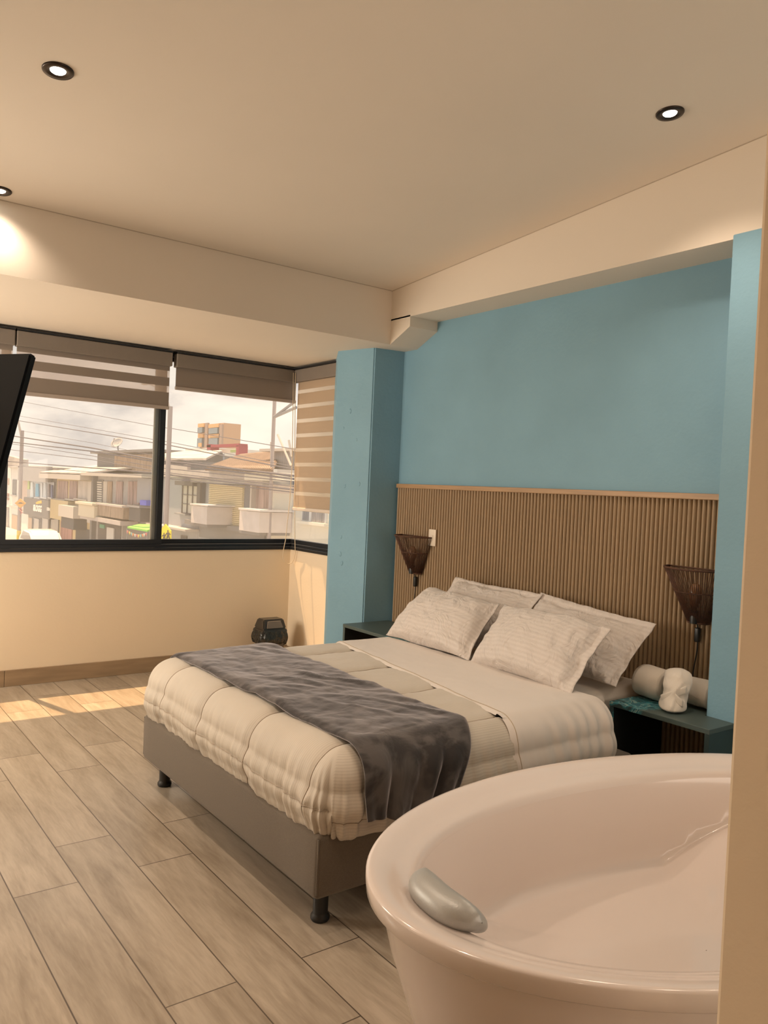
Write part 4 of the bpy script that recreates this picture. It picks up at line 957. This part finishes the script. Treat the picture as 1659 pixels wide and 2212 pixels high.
def disc(cx_, cy_, rp, X, m, nm, par, ring=None):
    c = onX(cx_,cy_,X); R = rp*((c-EYE).dot(CF))/FPX; bm = B()
    if ring: tube(bm, [c+Vector((0,R*math.cos(2*PI*k/28),R*math.sin(2*PI*k/28))) for k in range(28)], R*ring, 6, closed=True)
    else: extr(bm, [c+Vector((0,R*math.cos(2*PI*k/28),R*math.sin(2*PI*k/28))) for k in range(28)], (.02,0,0))
    return link(nm, bm, m, par)
disc(45,1104,6.5,PX-.2,om('sign_white',(.78,.72,.70)),'plate',ns_); disc(45,1104,6.3,PX-.24,om('sign_red',(.42,.12,.12)),'red_ring',ns_,.14)
o_ = text('E', 45, 1104, 6.5, ns_, M_bk, X=PX, out=.26, bold=.01)
bm = B(); a, b_ = onX(41,1100,PX-.27), onX(49,1108,PX-.27); tube(bm, [a,b_], .035, 5); link('red_slash', bm, MATS['sign_red'], ns_)
o, p = pole(368,878,360,.10,13.0,'slim grey street-lamp pole just right of the window mullion','street_lamp','street lamp')
bm = B(); q_ = [p+Vector((0,0,-.15)), p+Vector((0,.6,.5)), p+Vector((0,1.6,.95)), p+Vector((0,2.9,1.25))]; tube(bm, q_, .05, 6); link('lamp_arm', bm, C_['steel'], o)
bm = B(); box(bm, p.x-.12, p.x+.12, p.y+2.7, p.y+3.4, p.z+1.18, p.z+1.32, .04); link('lamp_head', bm, C_['steel'], o)
# school sign
SX = 12.6
sg = sign_poly('school_sign','yellow five-sided school crossing sign with two walking figures, beside the lamp pole',[(347,1146),(359,1132),(370.5,1147),(370.5,1171),(347,1171)], om('sign_yellow',(.92,.78,.02)), SX)
def fig(cx_, cy_, s, par):
    bm = B(); T = lambda x, y: (cx_+x*s, cy_+y*s)
    for pts in ([(-1,-3),(1.2,-3),(1,1),(-.8,1)], [(-.8,1),(.3,1),(-1.2,6),(-2.2,6)], [(0,1),(1,1),(2.6,5.6),(1.7,6)], [(-1,-2.8),(-.6,-1.6),(-3,.8),(-3.5,.2)], [(1.2,-2.8),(3.2,-.2),(2.7,.4),(.9,-1.5)]): quad(bm, [T(*q) for q in pts], .02, SX-.05)
    c = onX(*T(0,-4.6), SX-.05); R = 1.3*s*((c-EYE).dot(CF))/FPX; extr(bm, [c+Vector((0,R*math.cos(2*PI*k/12),R*math.sin(2*PI*k/12))) for k in range(12)], (-.02,0,0)); link('figure_symbol', bm, M_bk, par)
fig(354.5,1158,1.25,sg); fig(363,1155,1.7,sg)
p = onX(359,1150,SX+.1); bm = B(); tube(bm, [p, Vector((p.x,p.y,GZ))], .05, 8); link('post', bm, C_['steel'], sg)
# mast on the right
o, p = pole(594,845,590,.075,15.5,'tall thin mast with crossing struts at the right of the window','mast','mast')
for a, b_ in (((592,901),(636,868)),((592,901),(640,880))):
    bm = B(); tube(bm, [onX(*a,15.4), onX(*b_,15.4)], .06, 6); link('strut', bm, C_['steel'], o)
for k, (a, b_) in enumerate((((600,939),(628,1004)),((624,951),(630,985)),((586,955),(586,1010)))):
    bm = B(); tube(bm, [onX(*a,FX-.3), onX(*b_,FX-.3)], .05, 6); tag(link('roof_pole', bm, C_['eave']), ('slanting pale pole leaning on the roof shed','short dark post at the right edge of the roof shed','thin upright post at the left corner of the roof shed')[k], 'pole')
# ---- overhead wires
M_wire = om('dark_cable',(.10,.10,.13))
wires = [([(20,863),(44,867),(342,922),(373,926),(629,969),(700,981)],.014,'uppermost thin overhead wire'),
 ([(20,894),(39,898),(341,951),(361,954),(629,1007),(700,1021)],.013,'second thin overhead wire from the top'),
 ([(20,905),(35,908),(341,958),(361,961),(629,1013),(700,1027)],.024,'thicker overhead cable just under the second wire'),
 ([(49,931),(200,957),(337,985),(629,1030)],.012,'thin wire sagging behind the satellite dish'),
 ([(20,940),(29,942),(200,968),(339,994),(359,996),(629,1027),(700,1035)],.042,'thick bundled cable rising to the far-left pole'),
 ([(20,953),(27,955),(200,975),(339,998),(358,1001),(629,1034),(700,1043)],.036,'second thick bundled cable below the first bundle'),
 ([(20,957),(27,959),(200,985),(339,1009),(358,1012),(629,1040),(700,1048)],.018,'mid-height cable across the grey upper walls'),
 ([(20,971),(27,972),(200,993),(339,1018),(358,1021),(629,1050),(700,1059)],.020,'cable passing over the weathered house eave'),
 ([(10,995),(20,997),(200,1011),(339,1022),(358,1025),(629,1057),(700,1066)],.034,'thick low cable crossing the shop roofs'),
 ([(10,1004),(20,1005),(200,1020),(339,1029),(358,1033),(629,1063),(700,1072)],.018,'lowest overhead cable, crossing the roller shutter')]
for pts, r, lb in wires:
    P_ = [onX(a,b,13.6) for a,b in pts]; sm = []
    for i in range(len(P_)-1):
        p0, p1, p2, p3 = P_[max(i-1,0)], P_[i], P_[i+1], P_[min(i+2,len(P_)-1)]
        for s in range(8): sm.append(p1.lerp(p2, s/8))
    bm = B(); tube(bm, sm+[P_[-1]], r, 5); tag(link('overhead_wire', bm, M_wire, None, True), lb, 'wire', 'overhead wires across the street')
# ---- parked car
cy_ = onX(104,1165,FX-3.4); c0 = Vector((FX-3.4-.9, cy_.y-2, GZ))
car = empty('car', c0, 'white parked car whose roof shows above the window sill', 'car')
M_car = mat('white_car_paint', (.80,.78,.74), .25, coat=.5)
prof = [(-2.1,.4),(-2.1,.95),(-1.5,1.2),(-.75,1.84),(.9,1.90),(1.7,1.3),(2.1,1.1),(2.15,.4)]
bm = B(); extr(bm, [c0+Vector((-.85,y,z)) for y,z in prof], (1.7,0,0)); bmesh.ops.bevel(bm, geom=list(bm.edges), offset=.10, segments=3, affect='EDGES'); link('body', bm, M_car, car, True, 40)
bm = B(); extr(bm, [c0+Vector((-.87,y,z)) for y,z in ((-1.25,1.27),(-.68,1.74),(.8,1.79),(1.4,1.3))], (1.74,0,0)); link('side_windows', bm, C_['glass'], car)
for sx, sy in ((-1,-1),(-1,1),(1,-1),(1,1)):
    bm = B(); cc = c0+Vector((sx*.80,sy*1.3,.32)); extr(bm, [cc+Vector((-.1,.32*math.cos(2*PI*k/20),.32*math.sin(2*PI*k/20))) for k in range(20)], (.2,0,0)); link('wheel', bm, M_bk, car)
